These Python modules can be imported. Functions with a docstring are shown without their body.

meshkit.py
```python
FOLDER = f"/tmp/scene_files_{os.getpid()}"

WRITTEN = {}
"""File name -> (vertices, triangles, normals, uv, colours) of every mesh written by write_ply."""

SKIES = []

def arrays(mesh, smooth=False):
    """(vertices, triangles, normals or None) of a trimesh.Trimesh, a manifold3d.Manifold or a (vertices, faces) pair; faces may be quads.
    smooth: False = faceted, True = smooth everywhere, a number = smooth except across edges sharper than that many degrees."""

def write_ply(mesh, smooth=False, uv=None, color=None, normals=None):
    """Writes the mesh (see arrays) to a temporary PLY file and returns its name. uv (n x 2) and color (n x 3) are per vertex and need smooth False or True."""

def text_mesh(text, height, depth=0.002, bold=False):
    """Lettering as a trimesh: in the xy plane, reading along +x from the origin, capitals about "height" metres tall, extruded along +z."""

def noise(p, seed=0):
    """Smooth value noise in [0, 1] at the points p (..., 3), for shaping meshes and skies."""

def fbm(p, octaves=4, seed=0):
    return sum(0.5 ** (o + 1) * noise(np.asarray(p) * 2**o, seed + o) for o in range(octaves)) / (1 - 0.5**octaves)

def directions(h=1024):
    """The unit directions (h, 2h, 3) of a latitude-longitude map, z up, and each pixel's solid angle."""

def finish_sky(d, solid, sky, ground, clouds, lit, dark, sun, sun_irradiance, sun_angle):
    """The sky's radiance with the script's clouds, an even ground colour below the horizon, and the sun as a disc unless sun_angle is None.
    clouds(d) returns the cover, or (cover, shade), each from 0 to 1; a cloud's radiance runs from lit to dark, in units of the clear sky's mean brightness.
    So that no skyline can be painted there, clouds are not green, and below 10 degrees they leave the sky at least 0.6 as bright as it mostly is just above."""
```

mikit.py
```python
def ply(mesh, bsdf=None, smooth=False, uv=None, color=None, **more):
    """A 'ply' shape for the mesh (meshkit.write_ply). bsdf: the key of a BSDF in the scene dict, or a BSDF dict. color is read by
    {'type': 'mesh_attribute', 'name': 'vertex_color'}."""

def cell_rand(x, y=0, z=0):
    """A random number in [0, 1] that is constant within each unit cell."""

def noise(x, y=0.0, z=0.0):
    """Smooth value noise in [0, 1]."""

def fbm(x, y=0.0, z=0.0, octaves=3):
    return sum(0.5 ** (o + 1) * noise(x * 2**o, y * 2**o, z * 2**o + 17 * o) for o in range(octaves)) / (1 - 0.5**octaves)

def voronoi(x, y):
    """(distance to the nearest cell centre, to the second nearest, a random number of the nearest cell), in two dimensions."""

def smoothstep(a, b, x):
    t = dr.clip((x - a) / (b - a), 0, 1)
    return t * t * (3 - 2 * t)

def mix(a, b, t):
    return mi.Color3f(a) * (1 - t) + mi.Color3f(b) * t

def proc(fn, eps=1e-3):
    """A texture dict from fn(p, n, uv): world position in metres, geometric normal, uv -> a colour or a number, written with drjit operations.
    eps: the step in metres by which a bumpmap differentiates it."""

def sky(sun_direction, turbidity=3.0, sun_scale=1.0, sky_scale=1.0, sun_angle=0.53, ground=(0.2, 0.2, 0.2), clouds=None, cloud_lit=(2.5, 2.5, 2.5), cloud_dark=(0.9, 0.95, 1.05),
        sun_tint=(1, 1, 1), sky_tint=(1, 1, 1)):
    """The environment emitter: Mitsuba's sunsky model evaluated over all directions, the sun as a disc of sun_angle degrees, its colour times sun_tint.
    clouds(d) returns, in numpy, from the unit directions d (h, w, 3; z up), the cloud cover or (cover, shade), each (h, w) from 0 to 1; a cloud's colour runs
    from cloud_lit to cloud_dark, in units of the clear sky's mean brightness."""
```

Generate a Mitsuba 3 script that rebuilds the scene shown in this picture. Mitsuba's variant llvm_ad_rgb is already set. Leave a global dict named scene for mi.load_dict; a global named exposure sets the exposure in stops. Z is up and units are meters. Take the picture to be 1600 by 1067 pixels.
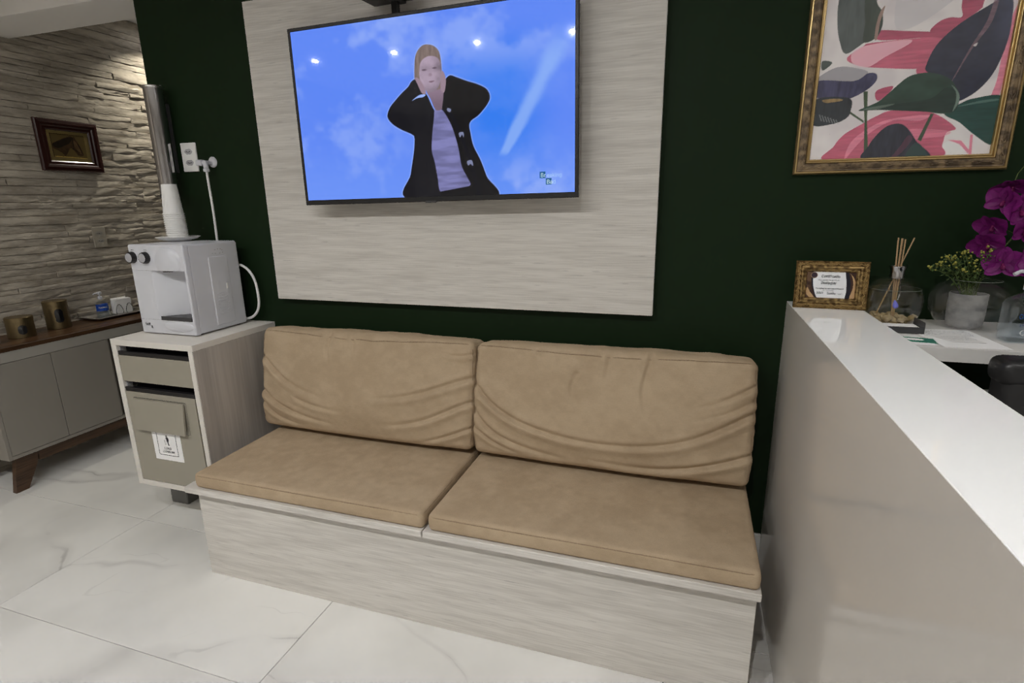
import math, random
import numpy as np, trimesh, shapely
import drjit as dr
import mitsuba as mi
import mikit, meshkit
from mikit import noise, fbm, smoothstep, mix, cell_rand, proc
from shapely.geometry import Polygon

T = mi.ScalarTransform4f
rng = np.random.default_rng(7)
random.seed(7)
PI = math.pi
scene, labels = {}, {}
exposure = 0.0

# ------------------------------------------------------------------ camera, lamps
EYE = np.array([0.0, -2.05, 1.447])
yaw, pitch, roll = np.radians([-18.26, -14.44, -0.934])
fwd = np.array([math.sin(yaw) * math.cos(pitch), math.cos(yaw) * math.cos(pitch), math.sin(pitch)])
r0 = np.array([math.cos(yaw), -math.sin(yaw), 0.0])
u0 = np.cross(r0, fwd)
up = -math.sin(roll) * r0 + math.cos(roll) * u0
scene['camera'] = dict(type='perspective', fov=2 * math.degrees(math.atan(800 / 848.7)), fov_axis='x', near_clip=0.02, far_clip=60.0,
                       to_world=T().look_at(origin=EYE.tolist(), target=(EYE + fwd).tolist(), up=up.tolist()))
CEIL = 2.65
LAMP = 2560.0          # radiance of the recessed spots
WARM = (1.0, 0.988, 0.968)
DOWNLIGHTS = [(-3.09, -2.46), (-2.35, -2.47), (-1.63, -2.45), (-0.90, -2.44), (-0.17, -2.44), (1.05, -1.50), (1.95, -1.50)]     # the last two over the reception desk
POWER = (0.70, 0.85, 1.30, 1.70, 1.80, 0.48, 0.60)     # the row is a little dimmer towards the stone wall
BACK_SPOT = (-3.41, 1.10)     # a small spot in the lobby behind the green partition

# ------------------------------------------------------------------ materials
def pr(color, rough=0.5, spec=0.5, **k):
    c = color if isinstance(color, dict) else {'type': 'rgb', 'value': list(color)}
    return {'type': 'twosided', 'bsdf': {'type': 'principled', 'base_color': c, 'roughness': rough, 'specular': spec, **k}}

def mat(name, d): scene['m_' + name] = d; return name

def wood_panel_fn(p, n, uv):
    a = fbm(p.x * 5.5, p.y * 9 + 3.0, p.z * 46, 4)
    b = noise(p.x * 16 + 7, p.y * 9, p.z * 260)
    c = fbm(p.x * 0.9 + 31, p.y * 3, p.z * 7, 2)
    s = noise(p.x * 18 + 3, p.y * 7, p.z * 120)
    t = 0.5 * a + 0.26 * b + 0.24 * c
    col = mix((0.475, 0.452, 0.418), (0.615, 0.592, 0.555), smoothstep(0.28, 0.70, t))
    return col * (1 - 0.16 * smoothstep(0.78, 0.95, s))

def wood_upright_fn(p, n, uv):
    a = fbm(p.x * 30, p.y * 34, p.z * 1.6, 4)
    b = noise(p.x * 150, p.y * 170, p.z * 4 + 7)
    c = fbm(p.x * 5 + 31, p.y * 6, p.z * 0.8, 2)
    t = 0.5 * a + 0.2 * b + 0.3 * c
    return mix((0.315, 0.29, 0.265), (0.42, 0.388, 0.355), smoothstep(0.25, 0.72, t))

def marble_fn(p, n, uv):
    tx, ty = dr.floor((p.x + 1.202) / 1.202), dr.floor((p.y + 1.008) / 0.6)
    r1, r2, r3 = cell_rand(tx, ty, 1), cell_rand(tx, ty, 2), cell_rand(tx, ty, 3)
    x, y = p.x + r1 * 37, p.y + r2 * 37
    wx = fbm(x * 2.1, y * 2.1, 3.0, 4) - 0.5
    wy = fbm(x * 2.1 + 9, y * 2.1 + 5, 8.0, 4) - 0.5
    sx = dr.select(r3 > 0.35, 1.0, -1.0)
    f = fbm((x + 0.45 * wx) * 0.8, (y - 0.45 * sx * x + 0.42 * wy) * 2.6, 1.0, 2)
    thick = 0.25 + 1.1 * noise(x * 5 + 2, y * 9, 4.0)
    d1 = dr.abs(f - 0.5)
    core = 1 - smoothstep(0.0, 0.017 * thick, d1 + 0.012 * (noise(x * 40, y * 60, 2.0) - 0.5))
    halo = 1 - smoothstep(0.0, 0.075, d1)
    g = fbm((x - 0.5 * wy) * 1.7 + 4, (y - 0.5 * sx * x + 0.5 * wx) * 4.4, 5.0, 2)
    fine = 1 - smoothstep(0.0, 0.012, dr.abs(g - 0.5))
    band = smoothstep(0.36, 0.62, fbm(x * 1.5 + 13, y * 2.2 + 2, 0.0, 3))
    band2 = smoothstep(0.45, 0.65, fbm(x * 2.5 + 3, y * 3.2 + 8, 2.0, 3))
    cloud = fbm(x * 2.6 + 3, y * 2.6, 2.0, 4)
    base = mix((0.735, 0.73, 0.705), (0.63, 0.625, 0.60), smoothstep(0.35, 0.75, cloud) * 0.8)
    base = mix(base, (0.50, 0.49, 0.475), halo * band * (0.30 + 0.35 * noise(x * 7, y * 12, 6.0)))
    broken = smoothstep(0.30, 0.70, fbm(x * 6 + 1, y * 11, 9.0, 3))
    base = mix(base, (0.33, 0.325, 0.315), core * band * broken * 0.62)
    return mix(base, (0.42, 0.41, 0.40), fine * band2 * broken * 0.22)

def suede_fn(p, n, uv):
    a = fbm(p.x * 9, p.y * 9, p.z * 9, 4)
    b = noise(p.x * 420, p.y * 420, p.z * 420)
    w = noise(p.x * 60, p.y * 60, p.z * 700)
    e = fbm(p.x * 34, p.y * 34, p.z * 34, 3)
    t = smoothstep(0.28, 0.72, 0.55 * a + 0.45 * e)
    col = mix((0.358, 0.270, 0.178), (0.418, 0.324, 0.220), t)
    return col * (0.92 + 0.10 * b + 0.06 * w)

def suede_bump(p, n, uv): return 0.5 * noise(p.x * 700, p.y * 700, p.z * 700) + 0.5 * noise(p.x * 160, p.y * 160, p.z * 320)

def stone_fn(p, n, uv):
    a = fbm(p.x * 14, p.y * 7, p.z * 26, 4)
    b = fbm(p.x * 60, p.y * 40, p.z * 90, 2)
    return mix((0.32, 0.285, 0.235), (0.50, 0.455, 0.385), smoothstep(0.3, 0.7, 0.7 * a + 0.3 * b))

def stone_bump(p, n, uv): return fbm(p.x * 90, p.y * 55, p.z * 130, 4)

def walnut_fn(p, n, uv):
    a = fbm(p.x * 26 + 5, p.y * 3.2, p.z * 26, 4)
    b = noise(p.x * 160, p.y * 12, p.z * 160)
    return mix((0.028, 0.013, 0.006), (0.075, 0.037, 0.017), smoothstep(0.25, 0.75, 0.75 * a + 0.25 * b))

def concrete_fn(p, n, uv):
    a = fbm(p.x * 30, p.y * 30, p.z * 40, 4)
    return mix((0.19, 0.19, 0.19), (0.30, 0.298, 0.29), smoothstep(0.3, 0.7, a))

def gold_fn(p, n, uv):
    a = fbm(p.x * 130, p.y * 130, p.z * 130, 3)
    return mix((0.10, 0.060, 0.022), (0.36, 0.245, 0.10), smoothstep(0.3, 0.7, a))

def antique_fn(p, n, uv):
    a = fbm(p.x * 60, p.y * 60, p.z * 60, 4)
    return mix((0.085, 0.060, 0.038), (0.25, 0.18, 0.105), smoothstep(0.32, 0.70, a))

def petal_fn(p, n, uv):
    v = noise(uv.y * 26, uv.x * 3, 1.0)
    t = smoothstep(0.0, 0.9, uv.x)
    return mix((0.12, 0.004, 0.095), (0.185, 0.012, 0.155), t) * (0.82 + 0.3 * v)

def green_fn(p, n, uv):
    a = fbm(p.x * 3, p.y * 3, p.z * 3, 3)
    return mi.Color3f(0.0078, 0.0186, 0.0070) * (0.9 + 0.2 * a)

mat('green', pr(proc(green_fn), 0.5, 0.10))
mat('white_paint', pr((0.72, 0.70, 0.67), 0.7, 0.2))
mat('ceiling', pr((0.78, 0.77, 0.75), 0.8, 0.2))
mat('panel', pr(proc(wood_panel_fn), 0.45, 0.35))
mat('panel_up', pr(proc(wood_upright_fn), 0.5, 0.3))
mat('marble', pr(proc(marble_fn), 0.13, 0.5))
mat('grout', pr((0.09, 0.085, 0.08), 0.8, 0.2))
mat('suede', {'type': 'twosided', 'bsdf': {'type': 'bumpmap', 'arbitrary': {**proc(suede_bump, 4e-4)}, 'scale': 0.00025,
     'bsdf': {'type': 'principled', 'base_color': proc(suede_fn), 'roughness': 0.72, 'specular': 0.2, 'sheen': 0.15}}})
mat('seam', pr((0.26, 0.19, 0.125), 0.8, 0.2))
mat('stone', {'type': 'twosided', 'bsdf': {'type': 'bumpmap', 'arbitrary': {**proc(stone_bump, 8e-4)}, 'scale': 0.0030,
     'bsdf': {'type': 'principled', 'base_color': proc(stone_fn), 'roughness': 0.85, 'specular': 0.2}}})
mat('walnut', pr(proc(walnut_fn), 0.35, 0.45))
mat('greige', pr((0.285, 0.265, 0.215), 0.42, 0.4))
mat('cab_edge', pr((0.62, 0.595, 0.55), 0.5, 0.3))
mat('sideboard', pr((0.245, 0.228, 0.20), 0.5, 0.3))
mat('rail', pr((0.32, 0.305, 0.275), 0.5, 0.3))
mat('beige_plate', pr((0.36, 0.33, 0.275), 0.45, 0.35))
mat('lobby', pr((0.30, 0.29, 0.27), 0.8, 0.2))
mat('counter_face', pr((0.47, 0.445, 0.41), 0.09, 0.5))
mat('counter_top', pr((0.88, 0.885, 0.875), 0.055, 0.55))
mat('desk', pr((0.62, 0.61, 0.59), 0.35, 0.4))
mat('white_plastic', pr((0.575, 0.585, 0.625), 0.22, 0.5))
mat('cup', pr((0.78, 0.78, 0.77), 0.35, 0.4))
mat('soft_white', pr((0.72, 0.72, 0.71), 0.5, 0.4))
mat('grey_plastic', pr((0.36, 0.36, 0.38), 0.4, 0.4))
mat('dark_grey', pr((0.045, 0.045, 0.047), 0.45, 0.4))
mat('box_grey', pr((0.11, 0.11, 0.105), 0.5, 0.4))
mat('black', pr((0.012, 0.012, 0.013), 0.35, 0.45))
mat('black_gloss', pr((0.008, 0.008, 0.010), 0.12, 0.5))
mat('screen', pr((0.003, 0.003, 0.004), 0.03, 0.5))
mat('chrome', pr((0.50, 0.49, 0.50), 0.06, 0.5, metallic=1.0))
mat('silver', pr((0.70, 0.69, 0.66), 0.22, 0.5, metallic=1.0))
mat('brass', pr((0.20, 0.15, 0.078), 0.36, 0.5, metallic=0.85))
mat('gold', pr(proc(gold_fn), 0.34, 0.5, metallic=0.75))
mat('antique', pr(proc(antique_fn), 0.5, 0.45, metallic=0.35))
mat('gilt', pr((0.42, 0.30, 0.135), 0.28, 0.5, metallic=0.8))
mat('mahogany', pr((0.030, 0.009, 0.007), 0.25, 0.5))
mat('paper', pr((0.80, 0.80, 0.80), 0.7, 0.2))
mat('ink', pr((0.02, 0.02, 0.022), 0.7, 0.2))
mat('blue_ink', pr((0.02, 0.07, 0.25), 0.6, 0.2))
mat('blue_label', pr((0.010, 0.055, 0.33), 0.4, 0.4))
mat('green_card', pr((0.05, 0.20, 0.15), 0.3, 0.4))
mat('concrete', pr(proc(concrete_fn), 0.85, 0.2))
mat('meniscus', pr((0.13, 0.145, 0.12), 0.3, 0.5))
mat('reed', pr((0.40, 0.27, 0.15), 0.7, 0.2))
mat('pebble', pr((0.45, 0.36, 0.24), 0.6, 0.3))
mat('jewel', pr((0.16, 0.17, 0.62), 0.08, 0.8))
mat('leaf', pr((0.065, 0.105, 0.030), 0.5, 0.3))
mat('blossom', pr((0.27, 0.26, 0.055), 0.6, 0.3))
mat('stem', pr((0.10, 0.14, 0.045), 0.5, 0.3))
mat('petal', {'type': 'twosided', 'bsdf': {'type': 'principled', 'base_color': proc(petal_fn), 'roughness': 0.5, 'specular': 0.3, 'sheen': 0.3}})
mat('throat', pr((0.16, 0.012, 0.085), 0.5, 0.3))
mat('print', {'type': 'twosided', 'bsdf': {'type': 'principled', 'base_color': {'type': 'mesh_attribute', 'name': 'vertex_color'}, 'roughness': 0.45, 'specular': 0.3}})
mat('glass', {'type': 'thindielectric', 'int_ior': 1.5})
mat('tint_glass', {'type': 'thindielectric', 'int_ior': 1.5, 'specular_transmittance': {'type': 'rgb', 'value': [0.93, 0.96, 0.985]}})
mat('oil', {'type': 'thindielectric', 'int_ior': 1.2, 'specular_transmittance': {'type': 'rgb', 'value': [0.90, 0.88, 0.76]}})
mat('leather', pr((0.016, 0.016, 0.017), 0.38, 0.5))
mat('lamp_ring', pr((0.75, 0.75, 0.75), 0.4, 0.4))

# ------------------------------------------------------------------ helpers
def new_key(k):
    if k not in scene and k not in USED: USED.add(k); return k
    i = 1
    while '%s_%03d' % (k, i) in scene or '%s_%03d' % (k, i) in USED: i += 1
    k = '%s_%03d' % (k, i); USED.add(k); return k
USED = set()

def thing(name, label, cat, group=None):
    k = new_key(name)
    labels[k] = {'label': label, 'category': cat}
    if group: labels[k]['group'] = group
    return k

def obj(name, mesh, m, parent=None, smooth=False, label=None, kind=None, **kw):
    k = new_key(parent + '__' + name if parent else name)
    scene[k] = mesh if isinstance(mesh, dict) else mikit.ply(mesh, 'm_' + m, smooth, **kw)
    d = {}
    if label: d['label'] = label
    if kind: d['kind'] = kind
    if d: labels.setdefault(k, {}).update(d)
    return k

def whole(name, mesh, m, label, cat, smooth=False, group=None, **kw):
    k = obj(name, mesh, m, None, smooth, **kw)
    labels[k] = {'label': label, 'category': cat}
    if group: labels[k]['group'] = group
    return k

def structure(name, mesh, m, smooth=False, label=None):
    k = obj(name, mesh, m, None, smooth)
    labels[k] = {'kind': 'structure'}
    if label: labels[k]['label'] = label
    return k

def hull(pts): return trimesh.convex.convex_hull(np.asarray(pts, float))
def cat(ms): return trimesh.util.concatenate(list(ms))

def box(x0, x1, y0, y1, z0, z1, c=0.0):
    x0, x1, y0, y1, z0, z1 = min(x0, x1), max(x0, x1), min(y0, y1), max(y0, y1), min(z0, z1), max(z0, z1)
    if c <= 0:
        b = trimesh.creation.box((x1 - x0, y1 - y0, z1 - z0))
        b.apply_translation(((x0 + x1) / 2, (y0 + y1) / 2, (z0 + z1) / 2)); return b
    c = min(c, (x1 - x0) * .45, (y1 - y0) * .45, (z1 - z0) * .45)
    P = []
    for x, sx in ((x0, 1), (x1, -1)):
        for y, sy in ((y0, 1), (y1, -1)):
            for z, sz in ((z0, 1), (z1, -1)):
                P += [(x + sx * c, y + sy * c, z), (x + sx * c, y, z + sz * c), (x, y + sy * c, z + sz * c)]
    return hull(P)

def rbox(x0, x1, y0, y1, z0, z1, r=0.01, n=4):
    """A box whose edges are rounded with radius r."""
    s = trimesh.creation.uv_sphere(radius=r, count=[2 * n, 4 * n]).vertices
    P = [s + np.array([x, y, z]) for x in (x0 + r, x1 - r) for y in (y0 + r, y1 - r) for z in (z0 + r, z1 - r)]
    return hull(np.vstack(P))

def lathe(prof, center=(0, 0, 0), n=40, axis=None):
    m = trimesh.creation.revolve(np.asarray(prof, float), sections=n)
    if axis is not None: m.apply_transform(trimesh.geometry.align_vectors([0, 0, 1], axis))
    m.apply_translation(center); return m

def tube(pts, r, n=10, closed=False):
    p = np.asarray(pts, float); r = np.broadcast_to(r, (len(p),))
    t = np.gradient(p, axis=0); t /= np.linalg.norm(t, axis=1, keepdims=True) + 1e-12
    a = np.cross(t[0], [0, 0, 1.0] if abs(t[0][2]) < .9 else [1.0, 0, 0]); a /= np.linalg.norm(a)
    A = []
    for k in range(len(p)):
        a = a - t[k] * (a @ t[k]); a /= np.linalg.norm(a); A.append(a)
    A = np.array(A); B = np.cross(t, A); g = np.arange(n) * 2 * PI / n
    v = (p[:, None] + r[:, None, None] * (np.cos(g)[None, :, None] * A[:, None] + np.sin(g)[None, :, None] * B[:, None])).reshape(-1, 3)
    f = []
    for i in range(len(p) - 1):
        for j in range(n):
            q = (i * n + j, i * n + (j + 1) % n, (i + 1) * n + (j + 1) % n, (i + 1) * n + j)
            f += [(q[0], q[1], q[2]), (q[0], q[2], q[3])]
    v = np.vstack([v, p[:1], p[-1:]]); c0, c1 = len(v) - 2, len(v) - 1; o = (len(p) - 1) * n
    for j in range(n): f += [(c0, (j + 1) % n, j), (c1, o + j, o + (j + 1) % n)]
    return trimesh.Trimesh(v, f, process=False)

def spline(pts, n=40):
    from scipy.interpolate import CubicSpline
    p = np.asarray(pts, float); d = np.r_[0, np.cumsum(np.linalg.norm(np.diff(p, axis=0), axis=1))]
    return CubicSpline(d, p)(np.linspace(0, d[-1], n))

def extrude(poly, depth, M):
    """A shapely polygon in its own (a, b) plane pushed along its normal by depth, then placed by the 4 x 4 matrix M."""
    m = trimesh.creation.extrude_polygon(poly, depth, engine='earcut') if hasattr(poly, 'exterior') else cat(trimesh.creation.extrude_polygon(g, depth, engine='earcut') for g in poly.geoms); m.apply_transform(M); return m

def frame4(o, a, b):
    """A matrix: origin o, first axis a, second axis b, third their cross product."""
    a, b = np.asarray(a, float), np.asarray(b, float)
    M = np.eye(4); M[:3, 0], M[:3, 1], M[:3, 2], M[:3, 3] = a, b, np.cross(a, b), o
    return M
def wall_frame(x, y, z): return frame4((x, y, z), (1, 0, 0), (0, 0, 1))      # faces -y, reads to +x
def stone_frame(x, y, z): return frame4((x, y, z), (0, 1, 0), (0, 0, 1))      # faces +x, reads to +y

def text(s, h, M, depth=0.0006, bold=False, width=None, center=True):
    m = meshkit.text_mesh(s, h, depth, bold)
    if width: m.apply_scale((width / (m.bounds[1][0] - m.bounds[0][0]), 1, 1))
    if center: m.apply_translation((-(m.bounds[0][0] + m.bounds[1][0]) / 2, 0, 0))
    m.apply_transform(M); return m

def moulding(w, h, prof, M):
    """A mitred frame, outer size w x h centred on the origin of M; prof = [(inset, height above the wall)...] from the outside round to the inside."""
    V, F = [], []
    for d, t in prof:
        a, b = w / 2 - d, h / 2 - d
        V += [(-a, -b, t), (a, -b, t), (a, b, t), (-a, b, t)]
    n = len(prof)
    for i in range(n):
        j = (i + 1) % n
        for k in range(4):
            l = (k + 1) % 4
            F += [(i * 4 + k, i * 4 + l, j * 4 + l), (i * 4 + k, j * 4 + l, j * 4 + k)]
    m = trimesh.Trimesh(np.array(V, float), F, process=False); m.apply_transform(M); return m

def srgb(c):
    c = np.asarray(c, float) / 255
    return np.where(c < .04045, c / 12.92, ((c + .055) / 1.055) ** 2.4)

def smooth_outline(pts, n=8):
    p = np.asarray(pts, float); N = len(p); o = []
    for i in range(N):
        a, b, c, d = p[i - 1], p[i], p[(i + 1) % N], p[(i + 2) % N]
        for t in np.arange(n) / n:
            o.append(.5 * (2 * b + (c - a) * t + (2 * a - 5 * b + 4 * c - d) * t * t + (3 * b - a - 3 * c + d) * t ** 3))
    return np.array(o)

class Print:
    """A flat print: a fine grid of coloured vertices w x h metres, painted from outlines given in its own (right, up) metres."""
    def __init__(s, w, h, nx, ny, bg):
        s.w, s.h, s.nx, s.ny = w, h, nx, ny
        s.X, s.Y = np.meshgrid(np.linspace(0, w, nx), np.linspace(0, h, ny))
        s.C = np.empty((ny, nx, 3)); s.C[:] = bg
    def cover(s, poly, soft=None):
        g = Polygon(poly).buffer(0); dx, dy = s.w / s.nx / 3, s.h / s.ny / 3; m = 0
        for a in (-1, 0, 1):
            for b in (-1, 0, 1): m = m + shapely.contains_xy(g, s.X + a * dx, s.Y + b * dy)
        return m / 9.0
    def fill(s, poly, col, rounded=True, alpha=1.0, shade=None):
        m = s.cover(smooth_outline(poly) if rounded else poly) * alpha
        c = np.broadcast_to(np.asarray(col, float), s.C.shape)
        if shade is not None: c = c * shade[..., None]
        s.C = s.C * (1 - m[..., None]) + c * m[..., None]
    def n(s, fx, fy, seed=0, oct=3): return meshkit.fbm(np.stack([s.X * fx, s.Y * fy, s.X * 0], -1), oct, seed)
    def mesh(s):
        v = np.stack([s.X, s.Y, s.X * 0], -1).reshape(-1, 3)
        i = np.arange(s.nx * s.ny).reshape(s.ny, s.nx)
        q = np.stack([i[:-1, :-1], i[:-1, 1:], i[1:, 1:], i[1:, :-1]], -1).reshape(-1, 4)
        return trimesh.Trimesh(v, np.vstack([q[:, :3], q[:, [0, 2, 3]]]), process=False)
    def put(s, name, m, parent, M, **kw):
        g = s.mesh(); g.apply_transform(M)
        return obj(name, mikit.ply(g, 'm_' + m, True, color=np.clip(s.C, 0, None).reshape(-1, 3), **kw), m, parent)

# ------------------------------------------------------------------ the setting
XL, XR, YF, YB = -3.66, 3.2, -5.2, 2.2          # stone wall, right wall, wall behind the camera, lobby end
XP = -2.41                                      # left end of the green partition
structure('floor', box(XL, XR, YF, YB, -0.06, -0.0105), 'grout')
tile_mats = 'marble'
x0s = [-1.202 * 4 + 1.202 * i for i in range(8)]
y0s = [-1.008 - 0.6 * 7 + 0.6 * i for i in range(13)]
for yy in y0s:
    for xx in x0s:
        a, b, c, d = max(xx + .0012, XL), min(xx + 1.2008, XR), max(yy + .0012, YF), min(yy + .5988, YB)
        if b - a > .02 and d - c > .02:
            obj('tile', box(a, b, c, d, -0.0105, 0.0, 0.0008), 'marble', 'floor')
structure('ceiling', box(XL, XR, YF, YB, CEIL, CEIL + 0.1), 'ceiling')
structure('wall_back', box(XP, XR, 0.0, 0.25, 0.0, CEIL), 'green', label='dark green painted wall behind the television and the bench')
structure('wall_left', box(XL - 0.15, XL, YF, YB, 0.0, CEIL), 'stone', label='beige split-stone wall with a small horse picture')
structure('wall_right', box(XR, XR + 0.1, YF, YB, 0, CEIL), 'white_paint')
structure('wall_front', box(XL, XR, YF - 0.1, YF, 0, CEIL), 'white_paint')
structure('wall_lobby', box(XL, XR, YB, YB + 0.1, 0, CEIL), 'lobby')
structure('trim_1', box(XL + 0.012, XP - 0.0005, 0.0, 0.25, 2.36, CEIL - 0.0005, 0.002), 'white_paint', label='white painted beam over the opening beside the green wall')
structure('baseboard_back', box(0.24, 0.3235, -0.012, -0.0003, 0.0, 0.19, 0.002), 'marble', label='pale stone baseboard between bench and counter')

# split stone: each strip its own block, proud of the wall by its own amount
def stone_block(y0, y1, z0, z1, d, seed):
    nu, nv = 12, 4
    g = 0.0003
    U, V = np.meshgrid(np.linspace(y0 + g, y1 - g, nu), np.linspace(z0 + g, z1 - g, nv))
    q = np.stack([U * 17, V * 40, U * 0 + seed * 1.7], -1)
    h = d + 0.014 * (meshkit.fbm(q, 3, seed) - .5) + 0.009 * (meshkit.noise(np.stack([U * 55, V * 70, U * 0 + seed], -1), seed + 3) - .5)
    h[0] -= 0.0020; h[-1] -= 0.0015; h[:, 0] -= 0.002; h[:, -1] -= 0.0015
    V[0] += .0018 * meshkit.noise(np.stack([U[0] * 30, U[0] * 0, U[0] * 0 + seed], -1), seed + 5)
    V[-1] -= .0018 * meshkit.noise(np.stack([U[0] * 26, U[0] * 0, U[0] * 0 + seed], -1), seed + 6)
    U[1:-1, -1] -= .002 * (seed % 3); U[1:-1, 0] += .0015 * (seed % 2)
    front = np.stack([XL + np.maximum(h, .002), U, V], -1).reshape(-1, 3)
    back = front.copy(); back[:, 0] = XL + 0.0002
    i = np.arange(nu * nv).reshape(nv, nu)
    q = np.stack([i[:-1, :-1], i[:-1, 1:], i[1:, 1:], i[1:, :-1]], -1).reshape(-1, 4)
    rim = np.r_[i[0, :], i[1:, -1], i[-1, -2::-1], i[-2:0:-1, 0]]
    n = nu * nv; k = np.roll(rim, -1)
    side = np.stack([rim, rim + n, k + n, k], -1)
    f = np.vstack([q[:, :3], q[:, [0, 2, 3]], side[:, :3], side[:, [0, 2, 3]]])
    return trimesh.Trimesh(np.vstack([front, back]), f, process=False)
rs = np.random.default_rng(11)
z, k, rest = 0.0, 0, []
while z < CEIL - .004:
    hz = min(rs.choice([0.030, 0.036, 0.042, 0.050]), CEIL - z)
    y = YF + rs.uniform(0, .3)
    while y < YB - .01:
        ly = min(rs.uniform(.26, .72), YB - y)
        m = stone_block(y, y + ly, z, z + hz, rs.choice([0.010, 0.013, 0.016, 0.019]), k); k += 1
        if z > 0.74 and y > -0.75 and y + ly < 1.65 and y < 1.3: obj('stone', m, 'stone', 'wall_left', smooth=35)
        else: rest.append(m)
        y += ly
    z += hz
obj('stonework', cat(rest), 'stone', 'wall_left', smooth=50, kind='stuff', label='split stone strips on the rest of the wall')

# recessed spots (each a thing; their reflections show in the television)
def downlight(x, y, L, label, zc=CEIL):
    t = thing('ceiling_spot', 'small recessed round ceiling spot, ' + label, 'ceiling light', 'recessed ceiling spots')
    obj('ring', lathe([(0.0215, -0.0075), (0.0425, -0.007), (0.046, -0.0005), (0.0215, -0.0005), (0.0215, -0.0075)], (x, y, zc), 32), 'lamp_ring', t, smooth=40)
    d = trimesh.creation.cylinder(radius=0.0205, height=0.002, sections=28); d.apply_translation((x, y, zc - 0.0045))
    obj('lens', mikit.ply(d, 'm_soft_white', False, emitter={'type': 'area', 'radiance': {'type': 'rgb', 'value': [L * c for c in WARM]}}), 'soft_white', t)
    return t
for (x, y), q, w in zip(DOWNLIGHTS, POWER, ('first of the row from the stone wall', 'second of the row from the stone wall', 'third of the row from the stone wall', 'fourth of the row from the stone wall', 'fifth of the row from the stone wall', 'over the desk near the counter', 'over the far end of the desk')): downlight(x, y, LAMP * q, w)
k = downlight(*BACK_SPOT, 120.0, 'in the lobby')
scene[k + '__beam'] = dict(type='spot', to_world=T().look_at(origin=[BACK_SPOT[0], BACK_SPOT[1], CEIL - 0.02], target=[BACK_SPOT[0] - 0.10, BACK_SPOT[1] - 0.10, 0.0], up=[0, 1, 0]), intensity={'type': 'rgb', 'value': [4.6, 4.3, 3.6]}, cutoff_angle=54, beam_width=6)
labels[k] = {'label': 'single recessed round spot in the lobby ceiling close to the stone wall', 'category': 'ceiling light'}

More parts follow.
